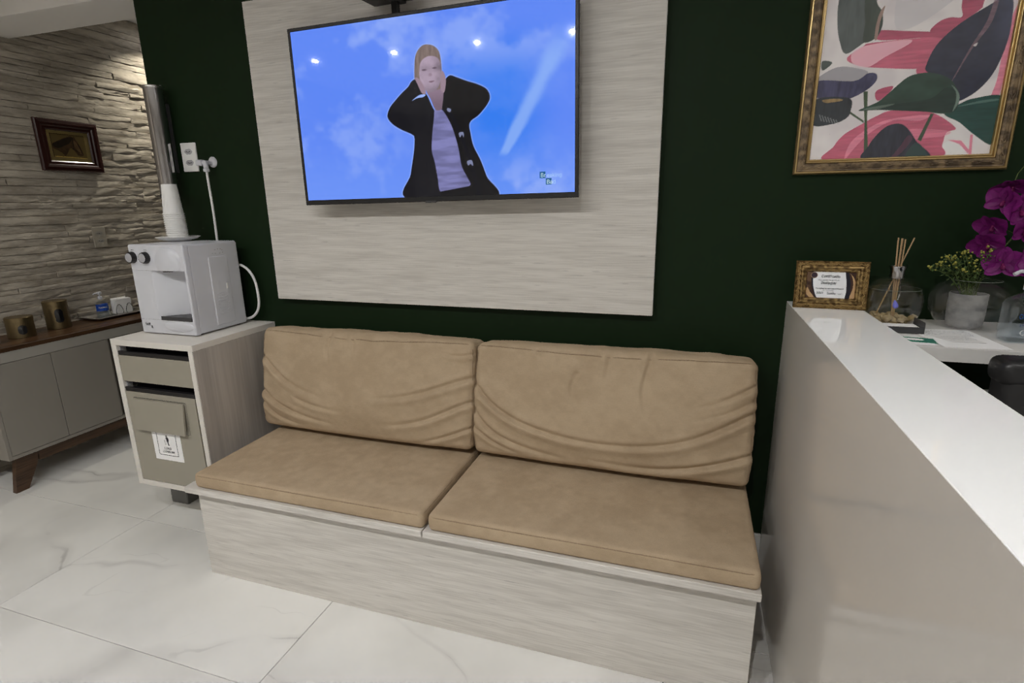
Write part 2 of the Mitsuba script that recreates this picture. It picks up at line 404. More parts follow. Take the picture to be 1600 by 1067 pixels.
# ------------------------------------------------------------------ panel and television
whole('wall_panel', box(-1.785, -0.121, -0.045, -0.02, 1.034, 2.243, 0.0012), 'panel', 'large pale wood-grain panel on the green wall behind the television', 'wall panel')
scene['wall_panel__batten'] = mikit.ply(box(-1.60, -0.31, -0.02, 0.0, 1.20, 2.08), 'm_dark_grey')

tv = thing('television', 'wide flat television showing a dark-coated figure against blue sky', 'television')
ra, ta = math.radians(0.617), math.radians(-0.41)
rx = np.array([math.cos(ra), 0, math.sin(ra)])
uz = np.array([0, -math.sin(ta), math.cos(ta)]); uz = uz - rx * (uz @ rx); uz /= np.linalg.norm(uz)
TVW, TVH = 1.117, 0.645
C_TV = np.array([-0.942, -0.144, 1.774])
MT = np.eye(4); MT[:3, 0], MT[:3, 1], MT[:3, 2], MT[:3, 3] = rx, uz, np.cross(rx, uz), C_TV     # third axis points out of the screen
def tvm(m): m.apply_transform(MT); return m
BX, BT, BB = 0.0125, 0.0125, 0.0185
obj('bezel', moulding(TVW, TVH, [(0, -0.012), (0, 0.0), (0.002, 0.002), (BX - .001, 0.002), (BX, 0.0), (BX, -0.012)], MT), 'black', tv)
obj('chin', tvm(box(-TVW / 2 + .004, TVW / 2 - .004, -TVH / 2 + .003, -TVH / 2 + BB, -0.004, 0.0018, 0.001)), 'black', tv)
obj('chin_badge', tvm(box(-0.022, 0.022, -TVH / 2 - .004, -TVH / 2 + .004, -0.004, 0.0026, 0.001)), 'dark_grey', tv)
obj('back_cover', tvm(cat([box(-TVW / 2 + .003, TVW / 2 - .003, -TVH / 2 + .003, TVH / 2 - .003, -0.028, -0.010, 0.006), box(-0.40, 0.40, -0.28, 0.12, -0.055, -0.027, 0.012)])), 'black', tv)
obj('wall_mount', tvm(cat([box(-0.24, -0.20, -0.2, 0.2, -0.075, -0.055, .002), box(0.20, 0.24, -0.2, 0.2, -0.075, -0.055, .002), box(-0.3, 0.3, -0.08, 0.08, -0.0985, -0.075, .002)])), 'black', tv)

SW, SH = TVW - 2 * BX, TVH - BT - BB
scr = Print(SW, SH, 520, 300, 0.0)
u, v = scr.X / SW, 1 - scr.Y / SH
n1, n2, n3 = scr.n(3.2, 4.5, 3, 5), scr.n(9, 11, 5, 4), scr.n(2.0, 2.6, 9, 3)
ss = lambda a, b, x: np.clip((x - a) / (b - a), 0, 1) ** 2 * (3 - 2 * np.clip((x - a) / (b - a), 0, 1))
mixn = lambda a, b, t: a * (1 - t[..., None]) + b * t[..., None]
sky = mixn(srgb((92, 134, 243)) + 0 * scr.C, srgb((47, 122, 238)), ss(.45, .72, u) * (1 - ss(.78, .98, u)) * ss(.05, .35, v))
sky = mixn(sky, srgb((110, 150, 246)), ss(.55, 1.0, v) * .7)
cl = ss(.46, .66, n1 * .5 + n2 * .3 + .2 * scr.n(26, 30, 8, 3))
left = (1 - ss(.30, .46, u)); top = (1 - ss(.15, .40, v)); low = ss(.72, .95, v)
sky = mixn(sky, srgb((141, 170, 246)), cl * np.clip(.55 * left + .6 * top + .7 * low * ss(.55, .8, u) + .12, 0, .85))
ax, ay, bx, by = .764, .79, .965, .20
tt = ((u - ax) * (bx - ax) + (v - ay) * (by - ay)) / ((bx - ax) ** 2 + (by - ay) ** 2)
dd = np.abs((u - ax) * (by - ay) - (v - ay) * (bx - ax)) / np.hypot(bx - ax, by - ay) + .02 * (n2 - .5)
sky = mixn(sky, srgb((140, 178, 245)), (1 - ss(.006, .018 + .035 * np.clip(tt, 0, 1), dd)) * ss(-.02, .06, tt) * (1 - ss(.75, 1.15, tt)) * .75)
scr.C = sky
def tvp(pts): return [(a * SW, (1 - b) * SH) for a, b in pts]
coat = [(0.4127, 1.0101), (0.4294, 0.8645), (0.4465, 0.7398), (0.4522, 0.6616), (0.4434, 0.6382), (0.4032, 0.6057), (0.3705, 0.5683), (0.3557, 0.5273), (0.3675, 0.4788), (0.3924, 0.4383), (0.4167, 0.4038), (0.4405, 0.3751), (0.4527, 0.3503), (0.4664, 0.3386), (0.482, 0.3497), (0.4913, 0.3883), (0.5025, 0.4167), (0.5111, 0.4393), (0.5334, 0.5176), (0.5552, 0.513), (0.5626, 0.4257), (0.5708, 0.3745), (0.5764, 0.3545), (0.5931, 0.3365), (0.617, 0.3508), (0.6508, 0.3749), (0.6876, 0.3982), (0.7172, 0.4285), (0.727, 0.471), (0.7154, 0.5107), (0.687, 0.5591), (0.655, 0.5974), (0.6567, 0.6618), (0.6655, 0.7276), (0.6879, 0.8059), (0.7068, 0.8953), (0.7321, 1.0193)]
hair = [(0.4665, 0.3365), (0.469, 0.2631), (0.4749, 0.212), (0.4893, 0.1785), (0.5079, 0.1625), (0.5359, 0.1701), (0.556, 0.1984), (0.5629, 0.2385), (0.5649, 0.3007), (0.5617, 0.3313), (0.56, 0.40), (0.50, 0.40), (0.4835, 0.3499), (0.4765, 0.3435)]
halo = srgb((165, 190, 250))
for grow in (1.0,):
    gpoly = Polygon(smooth_outline(tvp(coat))).buffer(.0035); gpoly = max(getattr(gpoly, 'geoms', [gpoly]), key=lambda q: q.area); scr.fill(np.array(gpoly.exterior.coords), halo, rounded=False, alpha=.45)
    gpoly = Polygon(smooth_outline(tvp(hair))).buffer(.003); gpoly = max(getattr(gpoly, 'geoms', [gpoly]), key=lambda q: q.area); scr.fill(np.array(gpoly.exterior.coords), halo, rounded=False, alpha=.45)
scr.fill(tvp(coat), srgb((20, 20, 26)), shade=1 - .55 * ss(.52, .60, u) + 0 * u + .25 * (scr.n(60, 22, 2, 2) - .5))
scr.fill(tvp([(0.4518, 0.4523), (0.4788, 0.426), (0.5022, 0.4252), (0.4944, 0.4369), (0.4708, 0.4409)]), srgb((150, 178, 245)))
wr = scr.n(14, 90, 21, 3)
scr.fill(tvp([(0.5336, 0.5122), (0.5566, 0.5132), (0.5752, 0.5553), (0.5912, 0.6112), (0.6033, 0.6777), (0.612, 0.7442), (0.62, 0.8334), (0.6395, 0.9019), (0.6477, 0.9417), (0.6126, 0.9623), (0.5684, 0.9713), (0.5366, 0.9695), (0.5303, 0.8945), (0.5226, 0.8031), (0.5141, 0.7349), (0.519, 0.6466), (0.5281, 0.5602)]),
         srgb((118, 118, 168)), shade=.78 + .42 * ss(.25, .75, wr) - .25 * ss(.59, .64, u))
scr.fill(tvp([(0.5077, 0.3962), (0.5633, 0.4048), (0.56, 0.4997), (0.5536, 0.516), (0.5351, 0.5113), (0.5212, 0.4568)]), srgb((128, 108, 126)), shade=1.25 - ss(.38, .50, v) * .45)
scr.fill(tvp(hair), srgb((124, 108, 104)), shade=.55 + .8 * scr.n(120, 30, 4, 3))
scr.fill(tvp([(0.4862, 0.2850), (0.4925, 0.2500), (0.5098, 0.2290), (0.5313, 0.2250), (0.5530, 0.2400), (0.5625, 0.2745), (0.5642, 0.3213), (0.5567, 0.3722), (0.5449, 0.4019), (0.5265, 0.415), (0.5086, 0.4091), (0.492, 0.3725), (0.4844, 0.3289)]),
         srgb((164, 146, 164)), shade=1.08 - .42 * ss(.525, .57, u) - .35 * ss(.36, .415, v) - .22 * np.exp(-((v - .285) / .02) ** 2) + .3 * (scr.n(60, 60, 31, 3) - .5))
for e in ([(0.4925, 0.2935), (0.5029, 0.2895), (0.5120, 0.2945), (0.5022, 0.2985)], [(0.5310, 0.2890), (0.5409, 0.2845), (0.5480, 0.2900), (0.5389, 0.2938)]):
    scr.fill(tvp(e), srgb((80, 62, 78)), alpha=.85)
scr.fill(tvp([(0.5182, 0.3156), (0.5282, 0.3152), (0.5298, 0.328), (0.5204, 0.3306)]), srgb((128, 106, 122)), alpha=.55)
scr.fill(tvp([(0.5165, 0.3580), (0.5269, 0.3545), (0.5375, 0.3570), (0.5262, 0.3650)]), srgb((104, 76, 92)), alpha=.8)
for e in ([(0.4682, 0.3315), (0.4839, 0.3394), (0.4995, 0.3843), (0.5039, 0.419), (0.4901, 0.417), (0.4774, 0.3723)], [(0.5646, 0.311), (0.5757, 0.3336), (0.5771, 0.3755), (0.569, 0.4246), (0.5579, 0.3986)]):
    scr.fill(tvp(e), srgb((150, 128, 142)))
scr.fill(tvp([(0.5763, 0.5233), (0.589, 0.5678), (0.6239, 0.7017), (0.6579, 0.8808), (0.6724, 1.0108), (0.683, 1.0113), (0.6688, 0.8705), (0.6409, 0.7252), (0.6095, 0.5919), (0.5904, 0.5252)]), srgb((8, 9, 20)))
for e in ([(0.5782, 0.5086), (0.5907, 0.5167), (0.5874, 0.5312), (0.5777, 0.5235)], [(0.6149, 0.6486), (0.6305, 0.646), (0.6311, 0.6742), (0.6259, 0.6584), (0.6184, 0.6728)], [(0.64, 0.8074), (0.6564, 0.8032), (0.6606, 0.8344), (0.651, 0.8226), (0.6436, 0.8309)]):
    scr.fill(tvp(e), srgb((122, 128, 160)))
scr.fill(tvp([(0.54, .972), (.645, .947), (.655, 1.01), (.54, 1.01)]), srgb((12, 12, 16)), rounded=False)
MS = MT @ trimesh.transformations.translation_matrix((-SW / 2, -TVH / 2 + BB, 0.0003))
scr.put('screen', 'screen', tv, MS, emitter={'type': 'area', 'sampling_weight': 0.0, 'radiance': {'type': 'mesh_attribute', 'name': 'vertex_color'}})
def glow(c): return {'type': 'area', 'sampling_weight': 0.0, 'radiance': {'type': 'rgb', 'value': [float(x) for x in srgb(c)]}}
def on_screen(a, b): return MS @ trimesh.transformations.translation_matrix((a * SW, (1 - b) * SH, 0.0003))
for (a, b) in ((0.8869, 0.9195), (0.9067, 0.9555)):
    m = box(0, .0205, 0, .0215, 0, .0004); m.apply_transform(on_screen(a, b))
    obj('logo_tile', mikit.ply(m, 'm_screen', emitter=glow((32, 92, 140))), 'screen', tv)
for s, a, b, h, c in (('Br', .8895, .9145, .0135, (205, 235, 245)), ('Ba', .9092, .951, .0135, (205, 235, 245)), ('eaking', .910, .9145, .0125, (168, 205, 250)), ('d', .9292, .951, .0135, (168, 205, 250))):
    m = text(s, h, on_screen(a, b) @ trimesh.transformations.translation_matrix((0, 0, .0005)), .0002, center=False)
    obj('logo_letters', mikit.ply(m, 'm_screen', emitter=glow(c)), 'screen', tv)

sh = thing('media_shelf', 'black metal tray on a short post above the television', 'shelf')
post = box(-0.0125, 0.0125, -0.010, 0.010, 1.98, 2.150, .002); post.apply_translation((-1.062, -0.100, 0)); obj('post', post, 'black', sh)
M = trimesh.transformations.rotation_matrix(math.radians(-5), (0, 0, 1)); M[:3, 3] = (-1.10, -0.165, 0)
tray = cat([box(-0.075, 0.125, -0.14, 0.095, 2.150, 2.153, .001), box(-0.075, 0.125, 0.092, 0.095, 2.150, 2.168, .001), box(-0.075, -0.072, -0.14, 0.095, 2.150, 2.168, .001), box(0.122, 0.125, -0.14, 0.095, 2.150, 2.168, .001), box(-0.075, 0.125, -0.14, -0.137, 2.150, 2.168, .001)])
tray.apply_transform(M); obj('tray', tray, 'black', sh)
br = box(0.015, 0.06, -0.02, 0.098, 2.144, 2.1505, .001); br.apply_transform(M); obj('bracket', br, 'dark_grey', sh)

# ------------------------------------------------------------------ bench with cushions
BL, BR, BF = -1.780, 0.236, -0.616
bench = thing('storage_bench', 'long pale wood-grain storage bench under the tan cushions', 'bench')
obj('front_panel', box(BL + .0, BR, BF, BF + .018, 0.0, 0.377, .0012), 'panel', bench)
obj('side_panel', box(BL, BL + .018, BF + .0185, -0.001, 0.0, 0.377, .0012), 'panel', bench)
obj('side_panel', box(BR - .018, BR, BF + .0185, -0.013, 0.0, 0.377, .0012), 'panel', bench)
obj('back_panel', box(BL + .019, BR - .019, -0.016, -0.001, 0.0, 0.377), 'panel', bench)
obj('divider', box(-0.795, -0.777, BF + .0185, -0.017, 0.0, 0.377), 'panel', bench)
obj('lid', box(-1.803, -0.7885, -0.652, -0.001, 0.3775, 0.4025, .0018), 'panel', bench)
obj('lid', box(-0.7835, 0.241, -0.652, -0.001, 0.3775, 0.4025, .0018), 'panel', bench)

def grid_box(x0, x1, y0, y1, z0, z1, nx, ny, nz, r, disp=None):
    """A closed box of fine quads with edges rounded by r and its points moved along the normal by disp(points, normals)."""
    c, hs = np.array([(x0 + x1) / 2, (y0 + y1) / 2, (z0 + z1) / 2]), np.array([x1 - x0, y1 - y0, z1 - z0]) / 2
    def lin(n): return np.sin(np.linspace(-PI / 2, PI / 2, n)) * .35 + np.linspace(-1, 1, n) * .65
    L = [lin(nx), lin(ny), lin(nz)]; V, F, o = [], [], 0
    for ax in range(3):
        b, d = [(1, 2), (2, 0), (0, 1)][ax]
        for s in (-1, 1):
            A, B = np.meshgrid(L[b], L[d], indexing='ij')
            p = np.empty(A.shape + (3,)); p[..., ax], p[..., b], p[..., d] = s, A, B
            i = np.arange(A.size).reshape(A.shape) + o
            q = np.stack([i[:-1, :-1], i[1:, :-1], i[1:, 1:], i[:-1, 1:]], -1).reshape(-1, 4)
            if s < 0: q = q[:, ::-1]
            V.append(p.reshape(-1, 3)); F.append(q); o += A.size
    V = np.vstack(V) * hs; F = np.vstack(F)
    inner = np.clip(V, -(hs - r), hs - r); d = V - inner
    l = np.linalg.norm(d, axis=1, keepdims=True)
    N = np.where(l > 1e-9, d / np.maximum(l, 1e-9), 0)
    P = inner + N * r
    m = trimesh.Trimesh(P + c, np.vstack([F[:, :3], F[:, [0, 2, 3]]]), process=False)
    m.merge_vertices(digits_vertex=6)
    if disp is not None:
        n = m.vertex_normals.copy(); m.vertices = m.vertices + n * disp(m.vertices, n)[:, None]
    return m

def seat(x0, x1, label):
    y0, y1, z0, z1 = -0.642, -0.030, 0.4028, 0.463
    def disp(p, n):
        top = np.clip(n[:, 2], 0, 1)
        e = np.minimum.reduce([(p[:, 0] - x0), (x1 - p[:, 0]), (p[:, 1] - y0) * 1.0])
        crown = 0.004 * np.clip(e / .10, 0, 1) ** .6
        puck = 0.0022 * (meshkit.fbm(p * [7, 7, 7], 3, 5) - .5)
        side = np.clip(np.maximum(-n[:, 1], np.abs(n[:, 0])), 0, 1) * 0.004 * np.sin(np.clip((p[:, 2] - z0) / (z1 - z0), 0, 1) * PI)
        return top * (crown + puck) + side + 0.0012 * (meshkit.fbm(p * [30, 30, 40], 2, 9) - .5) * (top < .5) * (n[:, 2] > -.5)
    t = whole('seat_cushion', grid_box(x0, x1, y0, y1, z0, z1, 90, 60, 10, 0.013, disp), 'suede', label, 'seat cushion', smooth=True, group='flat tan seat cushions on the bench')
    for zz in (z1 - 0.0085,):
        xa, xb, ya = x0 - .0004, x1 + .0004, y0 - .0004
        pts = [(xa, y1 - .05, zz), (xa, ya + .02, zz), (xa + .004, ya + .006, zz), (xa + .018, ya, zz)] + [(q, ya - .0012 - .0008 * math.sin(q * 9), zz) for q in np.linspace(xa + .03, xb - .03, 30)] + [(xb - .018, ya, zz), (xb - .004, ya + .006, zz), (xb, ya + .02, zz), (xb, y1 - .05, zz)]
        obj('seam', tube(pts, 0.0011, 6), 'seam', t, smooth=True)
    return t
seat(-1.752, -0.7865, 'flat tan seat cushion at the cabinet end of the bench')
seat(-0.7635, 0.2345, 'flat tan seat cushion at the reception counter end of the bench')

def env(pts, f):
    a, b = pts[0][0] <= .02, pts[-1][0] >= .98
    if a and b: return 1 - .45 * np.sin(f * PI) ** 2
    e = f if b else 1 - f
    return np.clip(e * 1.5, 0, 1) ** 1.1 * np.clip(e / .12, 0, 1)

def fold_field(u, v, folds):
    """Height of drapery folds on a cushion front: each fold is (points in u, v; depth; width)."""
    h = np.zeros_like(u)
    for pts, dep, wid in folds:
        p = spline([(a * 2.2, b) for a, b in pts], 160)
        q = np.stack([u * 2.2, v], -1)
        t = np.gradient(p, axis=0); t /= np.linalg.norm(t, axis=1, keepdims=True)
        from scipy.spatial import cKDTree
        near, i = cKDTree(p).query(q)
        d = q - p[i]; al = (d * t[i]).sum(1); ac = t[i, 0] * d[:, 1] - t[i, 1] * d[:, 0]
        step = np.linalg.norm(p[-1] - p[-2])
        end = ((i == 0) & (al < 0)) | ((i == len(p) - 1) & (al > 0))
        best = np.where(end, near, np.abs(ac)); frac = np.clip((i + np.clip(al / step, -.5, .5)) / (len(p) - 1), 0, 1)
        s = np.where(ac >= 0, best, -best) / wid
        prof = -1.0 * np.exp(-(s / .38) ** 2) + .85 * np.exp(-((s + .9) / .75) ** 2) + .30 * np.exp(-((s - .9) / .6) ** 2)
        h += 1.35 * dep * prof * env(pts, frac) * (best < 4 * wid)
    return h

def back_cushion(x0, x1, label, folds, seed):
    """A boxed back cushion leaning on the wall: built upright at the origin, then tilted into place."""
    W, D, H = x1 - x0, 0.150, 0.434
    def disp(p, n):
        u, v = (p[:, 0] + W / 2) / W, p[:, 2] / H
        front = np.clip(-n[:, 1], 0, 1); top = np.clip(n[:, 2], 0, 1); side = np.clip(np.abs(n[:, 0]), 0, 1)
        belly = 0.030 * np.clip(np.sin(PI * np.clip(u, 0, 1)), 0, 1) ** .55 * np.clip(np.sin(PI * np.clip(v * .93 + .02, 0, 1)), 0, 1) ** .6 + .014 * np.exp(-((v - .28) / .25) ** 2) * np.sin(PI * np.clip(u, 0, 1)) ** .5
        h = front * (belly + fold_field(u, v, folds) + 0.006 * (meshkit.fbm(np.stack([p[:, 0] * 5, p[:, 2] * 8, p[:, 0] * 0 + seed], -1), 3, seed) - .5))
        edge = np.exp(-np.minimum(u, 1 - u) * W / .05)
        h += front * edge * 0.0055 * (meshkit.fbm(np.stack([p[:, 0] * 6, p[:, 2] * 46, p[:, 0] * 0], -1), 2, seed + 3) - .5)
        h += top * (0.010 * np.sin(PI * np.clip(u, 0, 1)) ** .5 + 0.012 * (meshkit.fbm(np.stack([p[:, 0] * 11, p[:, 1] * 6, p[:, 0] * 0], -1), 3, seed + 7) - .5) - .006 * np.exp(-((v - .99) / .02) ** 2) * 0)
        h += side * (0.006 * np.sin(PI * np.clip(v, 0, 1)) ** .6 + 0.007 * (meshkit.fbm(np.stack([p[:, 2] * 26, p[:, 1] * 12, p[:, 0] * 0], -1), 2, seed + 9) - .5))
        return h
    m = grid_box(-W / 2, W / 2, -D / 2, D / 2, 0, H, 210, 22, 110, 0.028, disp)
    tilt = math.radians(-9.0)
    M = trimesh.transformations.rotation_matrix(tilt, (1, 0, 0))
    M[:3, 3] = ((x0 + x1) / 2, -0.158, 0.4800)
    # piping that follows the cushion's own skin along the front edge
    vv, nn = m.vertices, m.vertex_normals
    from scipy.spatial import cKDTree
    kd = cKDTree(vv)
    def along(pts):
        q = np.array(pts); i = kd.query(q)[1]; w = vv[i] + nn[i] * .0012
        from scipy.ndimage import gaussian_filter1d
        return gaussian_filter1d(w, 2.5, axis=0, mode='nearest')
    ztop = H - .006; yf = -D / 2 + .006
    lines = [[(a, yf - .004, ztop - .016 * math.sin((a / W + .5) * PI)) for a in np.linspace(-W / 2 + .012, W / 2 - .012, 150)],
             [(-W / 2 + .004, yf, a) for a in np.linspace(.02, H - .02, 60)], [(W / 2 - .004, yf, a) for a in np.linspace(.02, H - .02, 60)]]
    pipes = [tube(along(l), 0.00125, 6) for l in lines]
    m.apply_transform(M)
    t = whole('back_cushion', m, 'suede', label, 'back cushion', smooth=True, group='puffy tan back cushions against the wall')
    for q in pipes:
        q.apply_transform(M); obj('seam', q, 'seam', t, smooth=True)
    return t
FL = [([(.00, .74), (.06, .62), (.14, .50), (.24, .42), (.36, .36)], .0075, .045),
      ([(.00, .40), (.07, .28), (.16, .20), (.28, .14), (.42, .11)], .0085, .045),
      ([(.00, .30), (.06, .16), (.14, .09), (.24, .05)], .006, .035),
      ([(.52, .42), (.64, .43), (.78, .50), (.90, .60), (1.0, .68)], .0085, .045),
      ([(.58, .16), (.70, .19), (.82, .27), (.92, .38), (1.0, .46)], .0075, .042),
      ([(.72, .03), (.85, .08), (.94, .16), (1.0, .22)], .006, .034),
      ([(.36, .97), (.35, .86), (.355, .74), (.37, .66)], .005, .035), ([(.47, .95), (.475, .85), (.47, .76)], .0035, .03),
      ([(.20, .33), (.32, .27), (.45, .25)], .004, .04), ([(.86, .90), (.93, .87), (1.0, .90)], .004, .03)]
FR = [([(.00, .66), (.06, .50), (.15, .38), (.28, .29), (.45, .24), (.62, .25), (.78, .33), (.90, .46), (1.0, .60)], .0095, .047),
      ([(.00, .42), (.06, .26), (.16, .15), (.28, .09), (.42, .05)], .0075, .042),
      ([(.40, .10), (.56, .07), (.72, .08), (.86, .15), (1.0, .27)], .0085, .045),
      ([(.80, .60), (.90, .68), (1.0, .82)], .006, .036), ([(.78, .50), (.90, .57), (1.0, .70)], .005, .036),
      ([(.655, .98), (.645, .86), (.635, .74), (.64, .60), (.655, .50)], .006, .036), ([(.51, .95), (.505, .82), (.50, .74)], .004, .03),
      ([(.40, .80), (.385, .66), (.40, .55)], .0045, .05), ([(.25, .96), (.26, .88)], .003, .03), ([(.02, .22), (.10, .12), (.2, .06)], .005, .03)]
back_cushion(-1.786, -0.779, 'puffy tan back cushion beside the water dispenser cabinet', FL, 3)
back_cushion(-0.768, 0.236, 'puffy tan back cushion beside the reception counter', FR, 8)

# ------------------------------------------------------------------ waste cabinet (hung on the wall) and what stands on it
CX0, CX1, CF = -2.309, -1.862, -0.466
cab = thing('waste_cabinet', 'wall-hung cabinet with a drawer and a waste door below the water dispenser', 'cabinet')
obj('top_panel', box(CX0, CX1, CF, -0.0008, 0.887, 0.913, .001), 'cab_edge', cab)
obj('side_panel', box(CX0, CX0 + .027, CF, -0.0008, 0.241, 0.8868, .001), 'cab_edge', cab)
obj('side_panel', box(CX1 - .0265, CX1 - .004, CF, -0.0008, 0.241, 0.8868, .001), 'cab_edge', cab)
obj('side_cladding', box(CX1 - .004, CX1, CF + .001, -0.0008, 0.241, 0.8868, .0008), 'panel_up', cab, label='brown-grey upright wood grain side')
obj('bottom_panel', box(CX0 + .0272, CX1 - .0268, CF, -0.0008, 0.241, 0.266, .001), 'cab_edge', cab)
obj('back_panel', box(CX0 + .0275, CX1 - .0270, -0.02, -0.001, 0.2662, 0.8868), 'dark_grey', cab)
IX0, IX1 = CX0 + .0285, CX1 - .0285
def gola(z0, z1):
    """A recessed black grip channel: back wall, lower lip and an end plate."""
    prof = Polygon([(0.004, 0), (0.045, 0), (0.045, z1 - z0 - .001), (0.040, z1 - z0 - .001), (0.040, .006), (0.018, .006), (0.012, .017), (0.004, .017)])
    return extrude(prof, IX1 - IX0, frame4((IX0, CF, z0), (0, 1, 0), (0, 0, 1)))
dr_ = obj('drawer', box(IX0, IX1, CF + .001, CF + .020, 0.7305, 0.8445, .0012), 'greige', cab)
obj('grip', gola(0.8455, 0.886), 'black_gloss', dr_)
obj('grip_end', box(IX0 + .0005, IX0 + .004, CF + .012, CF + .038, 0.8625, 0.880), 'grey_plastic', dr_)
door = obj('door', box(IX0, IX1 - .006, CF + .001, CF + .020, 0.2675, 0.684, .0012), 'greige', cab)
obj('grip', gola(0.6855, 0.729), 'black_gloss', door)
obj('grip_end', box(IX0 + .0005, IX0 + .004, CF + .012, CF + .038, 0.703, 0.722), 'grey_plastic', door)
flap = box(-2.232, -1.955, -.009, 0.0, -0.136, 0.0, .001)
M = trimesh.transformations.rotation_matrix(math.radians(-5.5), (1, 0, 0)); M[:3, 3] = (0, CF - .0005, 0.656); flap.apply_transform(M)
obj('flap', flap, 'greige', door)
fr = extrude(Polygon([(-2.238, .516), (-1.949, .516), (-1.949, .661), (-2.238, .661)], [[(-2.2365, .5165), (-2.2365, .6588), (-1.9495, .6588), (-1.9495, .5165)]]), .0006, frame4((0, CF + .001, 0), (1, 0, 0), (0, 0, 1)))
obj('flap_gap', fr, 'dark_grey', door)
obj('sign', box(-2.171, -2.012, CF - .0004, CF + .0009, 0.383, 0.545), 'paper', door, label='white paper sign reading LIXO COMUM')
WF = CF - .0005
ring = Polygon([(-2.141, .411), (-2.042, .411), (-2.042, .512), (-2.141, .512)]).buffer(.005)
obj('sign_border', extrude(ring.difference(ring.buffer(-.0022)), .0004, frame4((0, WF, 0), (1, 0, 0), (0, 0, 1))), 'ink', door)
obj('sign_letters', text('LIXO', .0100, wall_frame(-2.091, WF, .4345), .0004, True, .038), 'ink', door)
obj('sign_letters', text('COMUM', .0100, wall_frame(-2.091, WF, .4190), .0004, True, .064), 'ink', door)
FM = frame4((-2.090, WF, .4555), (.76, 0, 0), (0, 0, .76))
man = shapely.unary_union([shapely.Point(0, .0545).buffer(.0052), Polygon([(-.006, .047), (.007, .048), (.012, .040), (.0125, .026), (.010, .024), (.009, .030), (.0085, .012), (.0135, -.001), (.005, -.001), (.002, .012), (-.002, .030), (-.004, .038), (-.016, .0375), (-.0165, .0345), (-.006, .041)]).buffer(.0006)])
obj('sign_pictogram', extrude(man, .0004, FM), 'ink', door)
bin_ = Polygon([(-.020, .028), (-.009, .028), (-.0105, .002), (-.0175, .002)])
obj('sign_pictogram', extrude(bin_.buffer(.0008).difference(bin_.buffer(-.0006)), .0004, FM), 'ink', door)

whole('floor_box', box(-2.425, -2.318, -0.245, -0.155, 0.0, 0.085, .004), 'box_grey', 'small dark grey box on the floor under the wall-hung cabinet', 'box')

DX0, DX1, DF, DB, DZ0, DZ1 = -2.264, -1.962, -0.350, -0.062, 0.913, 1.297
wd = thing('water_dispenser', 'white countertop water dispenser with two black knobs on the cabinet', 'water dispenser')
for x, y in ((DX0 + .03, DF + .05), (DX1 - .03, DF + .05), (DX0 + .03, DB - .03), (DX1 - .03, DB - .03)):
    obj('foot', lathe([(0, 0), (.011, 0), (.010, .006), (0, .006)], (x, y, DZ0), 14), 'dark_grey', wd, smooth=40)
body = rbox(DX0 + .002, DX1, DF + .022, DB, DZ0 + .006, DZ1, .011)
def mf(m):
    import manifold3d as m3
    return m3.Manifold(m3.Mesh(np.asarray(m.vertices, np.float32), np.asarray(m.faces, np.uint32)))
def tm(M_):
    q = M_.to_mesh(); return trimesh.Trimesh(np.asarray(q.vert_properties)[:, :3], np.asarray(q.tri_verts), process=False)
RX0 = DX0 + .118                                       # the pouring recess: right part of the front, its left wall curves
cut_pts = [(DX1 - .006, -.01), (DX1 - .006, .102)] + [(RX0 - .012 + (DX1 - .006 - RX0 + .012) * (1 - q), .102 * math.cos(q * PI / 2) ** 1.15 - .0005) for q in np.linspace(.06, 1, 26)] + [(RX0 - .012, -.01)]
cut = trimesh.creation.extrude_polygon(Polygon(cut_pts), 0.211, engine='earcut'); cut.apply_translation((0, DF, DZ0 + .067))
obj('housing', tm(mf(body) - mf(cut)), 'white_plastic', wd, smooth=35)
front = rbox(DX0, DX1 + .0015, DF, DF + .030, DZ0 + .004, DZ1 + .001, .008)
obj('front_panel', tm(mf(front) - mf(cut)), 'white_plastic', wd, smooth=35)
# rounded spout cover above the recess
sc_ = trimesh.creation.icosphere(subdivisions=4, radius=1.0); sc_.apply_scale((.075, .034, .072)); sc_.apply_translation((DX1 - .088, DF + .012, DZ1 - .070))
sc_ = tm(mf(sc_) ^ mf(box(DX1 - .17, DX1 - .012, DF - .05, DF + .02, DZ1 - .104, DZ1 - .012)))
obj('spout_cover', sc_, 'white_plastic', wd, smooth=35)
obj('nozzle', lathe([(0, 0), (.020, .0), (.024, .008), (.024, .014), (0, .014)], (DX1 - .128, DF + .030, DZ1 - .1135), 24), 'dark_grey', wd, smooth=35)
for kx in (DX0 + .022, DX0 + .097):
    kn = obj('knob', lathe([(0, 0), (.0245, 0), (.0235, .012), (.0205, .019), (.0195, .0192), (.0195, .0182), (0, .0182)], (kx, DF - .0002, DZ1 - .053), 32, axis=(0, -1, 0)), 'black', wd, smooth=35)
    obj('knob_face', lathe([(0, .0183), (.0193, .0183), (.0185, .0195), (0, .0198)], (kx, DF - .0002, DZ1 - .053), 32, axis=(0, -1, 0)), 'grey_plastic', kn, smooth=35)
    obj('mark', box(kx - .004, kx + .012, DF - .0006, DF, DZ1 - .0225, DZ1 - .021), 'ink', wd)
tray_p = Polygon([(RX0 + .010, .0), (DX1 - .007, .0), (DX1 - .007, .088), (RX0 + .10, .078), (RX0 + .05, .040)])
obj('drip_tray', extrude(tray_p, .016, np.array([[1, 0, 0, 0], [0, 1, 0, DF - .004], [0, 0, 1, DZ0 + .0672], [0, 0, 0, 1.0]])), 'dark_grey', wd)
lip = trimesh.creation.icosphere(subdivisions=3, radius=1.0); lip.apply_scale((.082, .010, .026)); lip.apply_translation((DX1 - .086, DF + .001, DZ0 + .042))
obj('tray_lip', lip, 'white_plastic', wd, smooth=True)
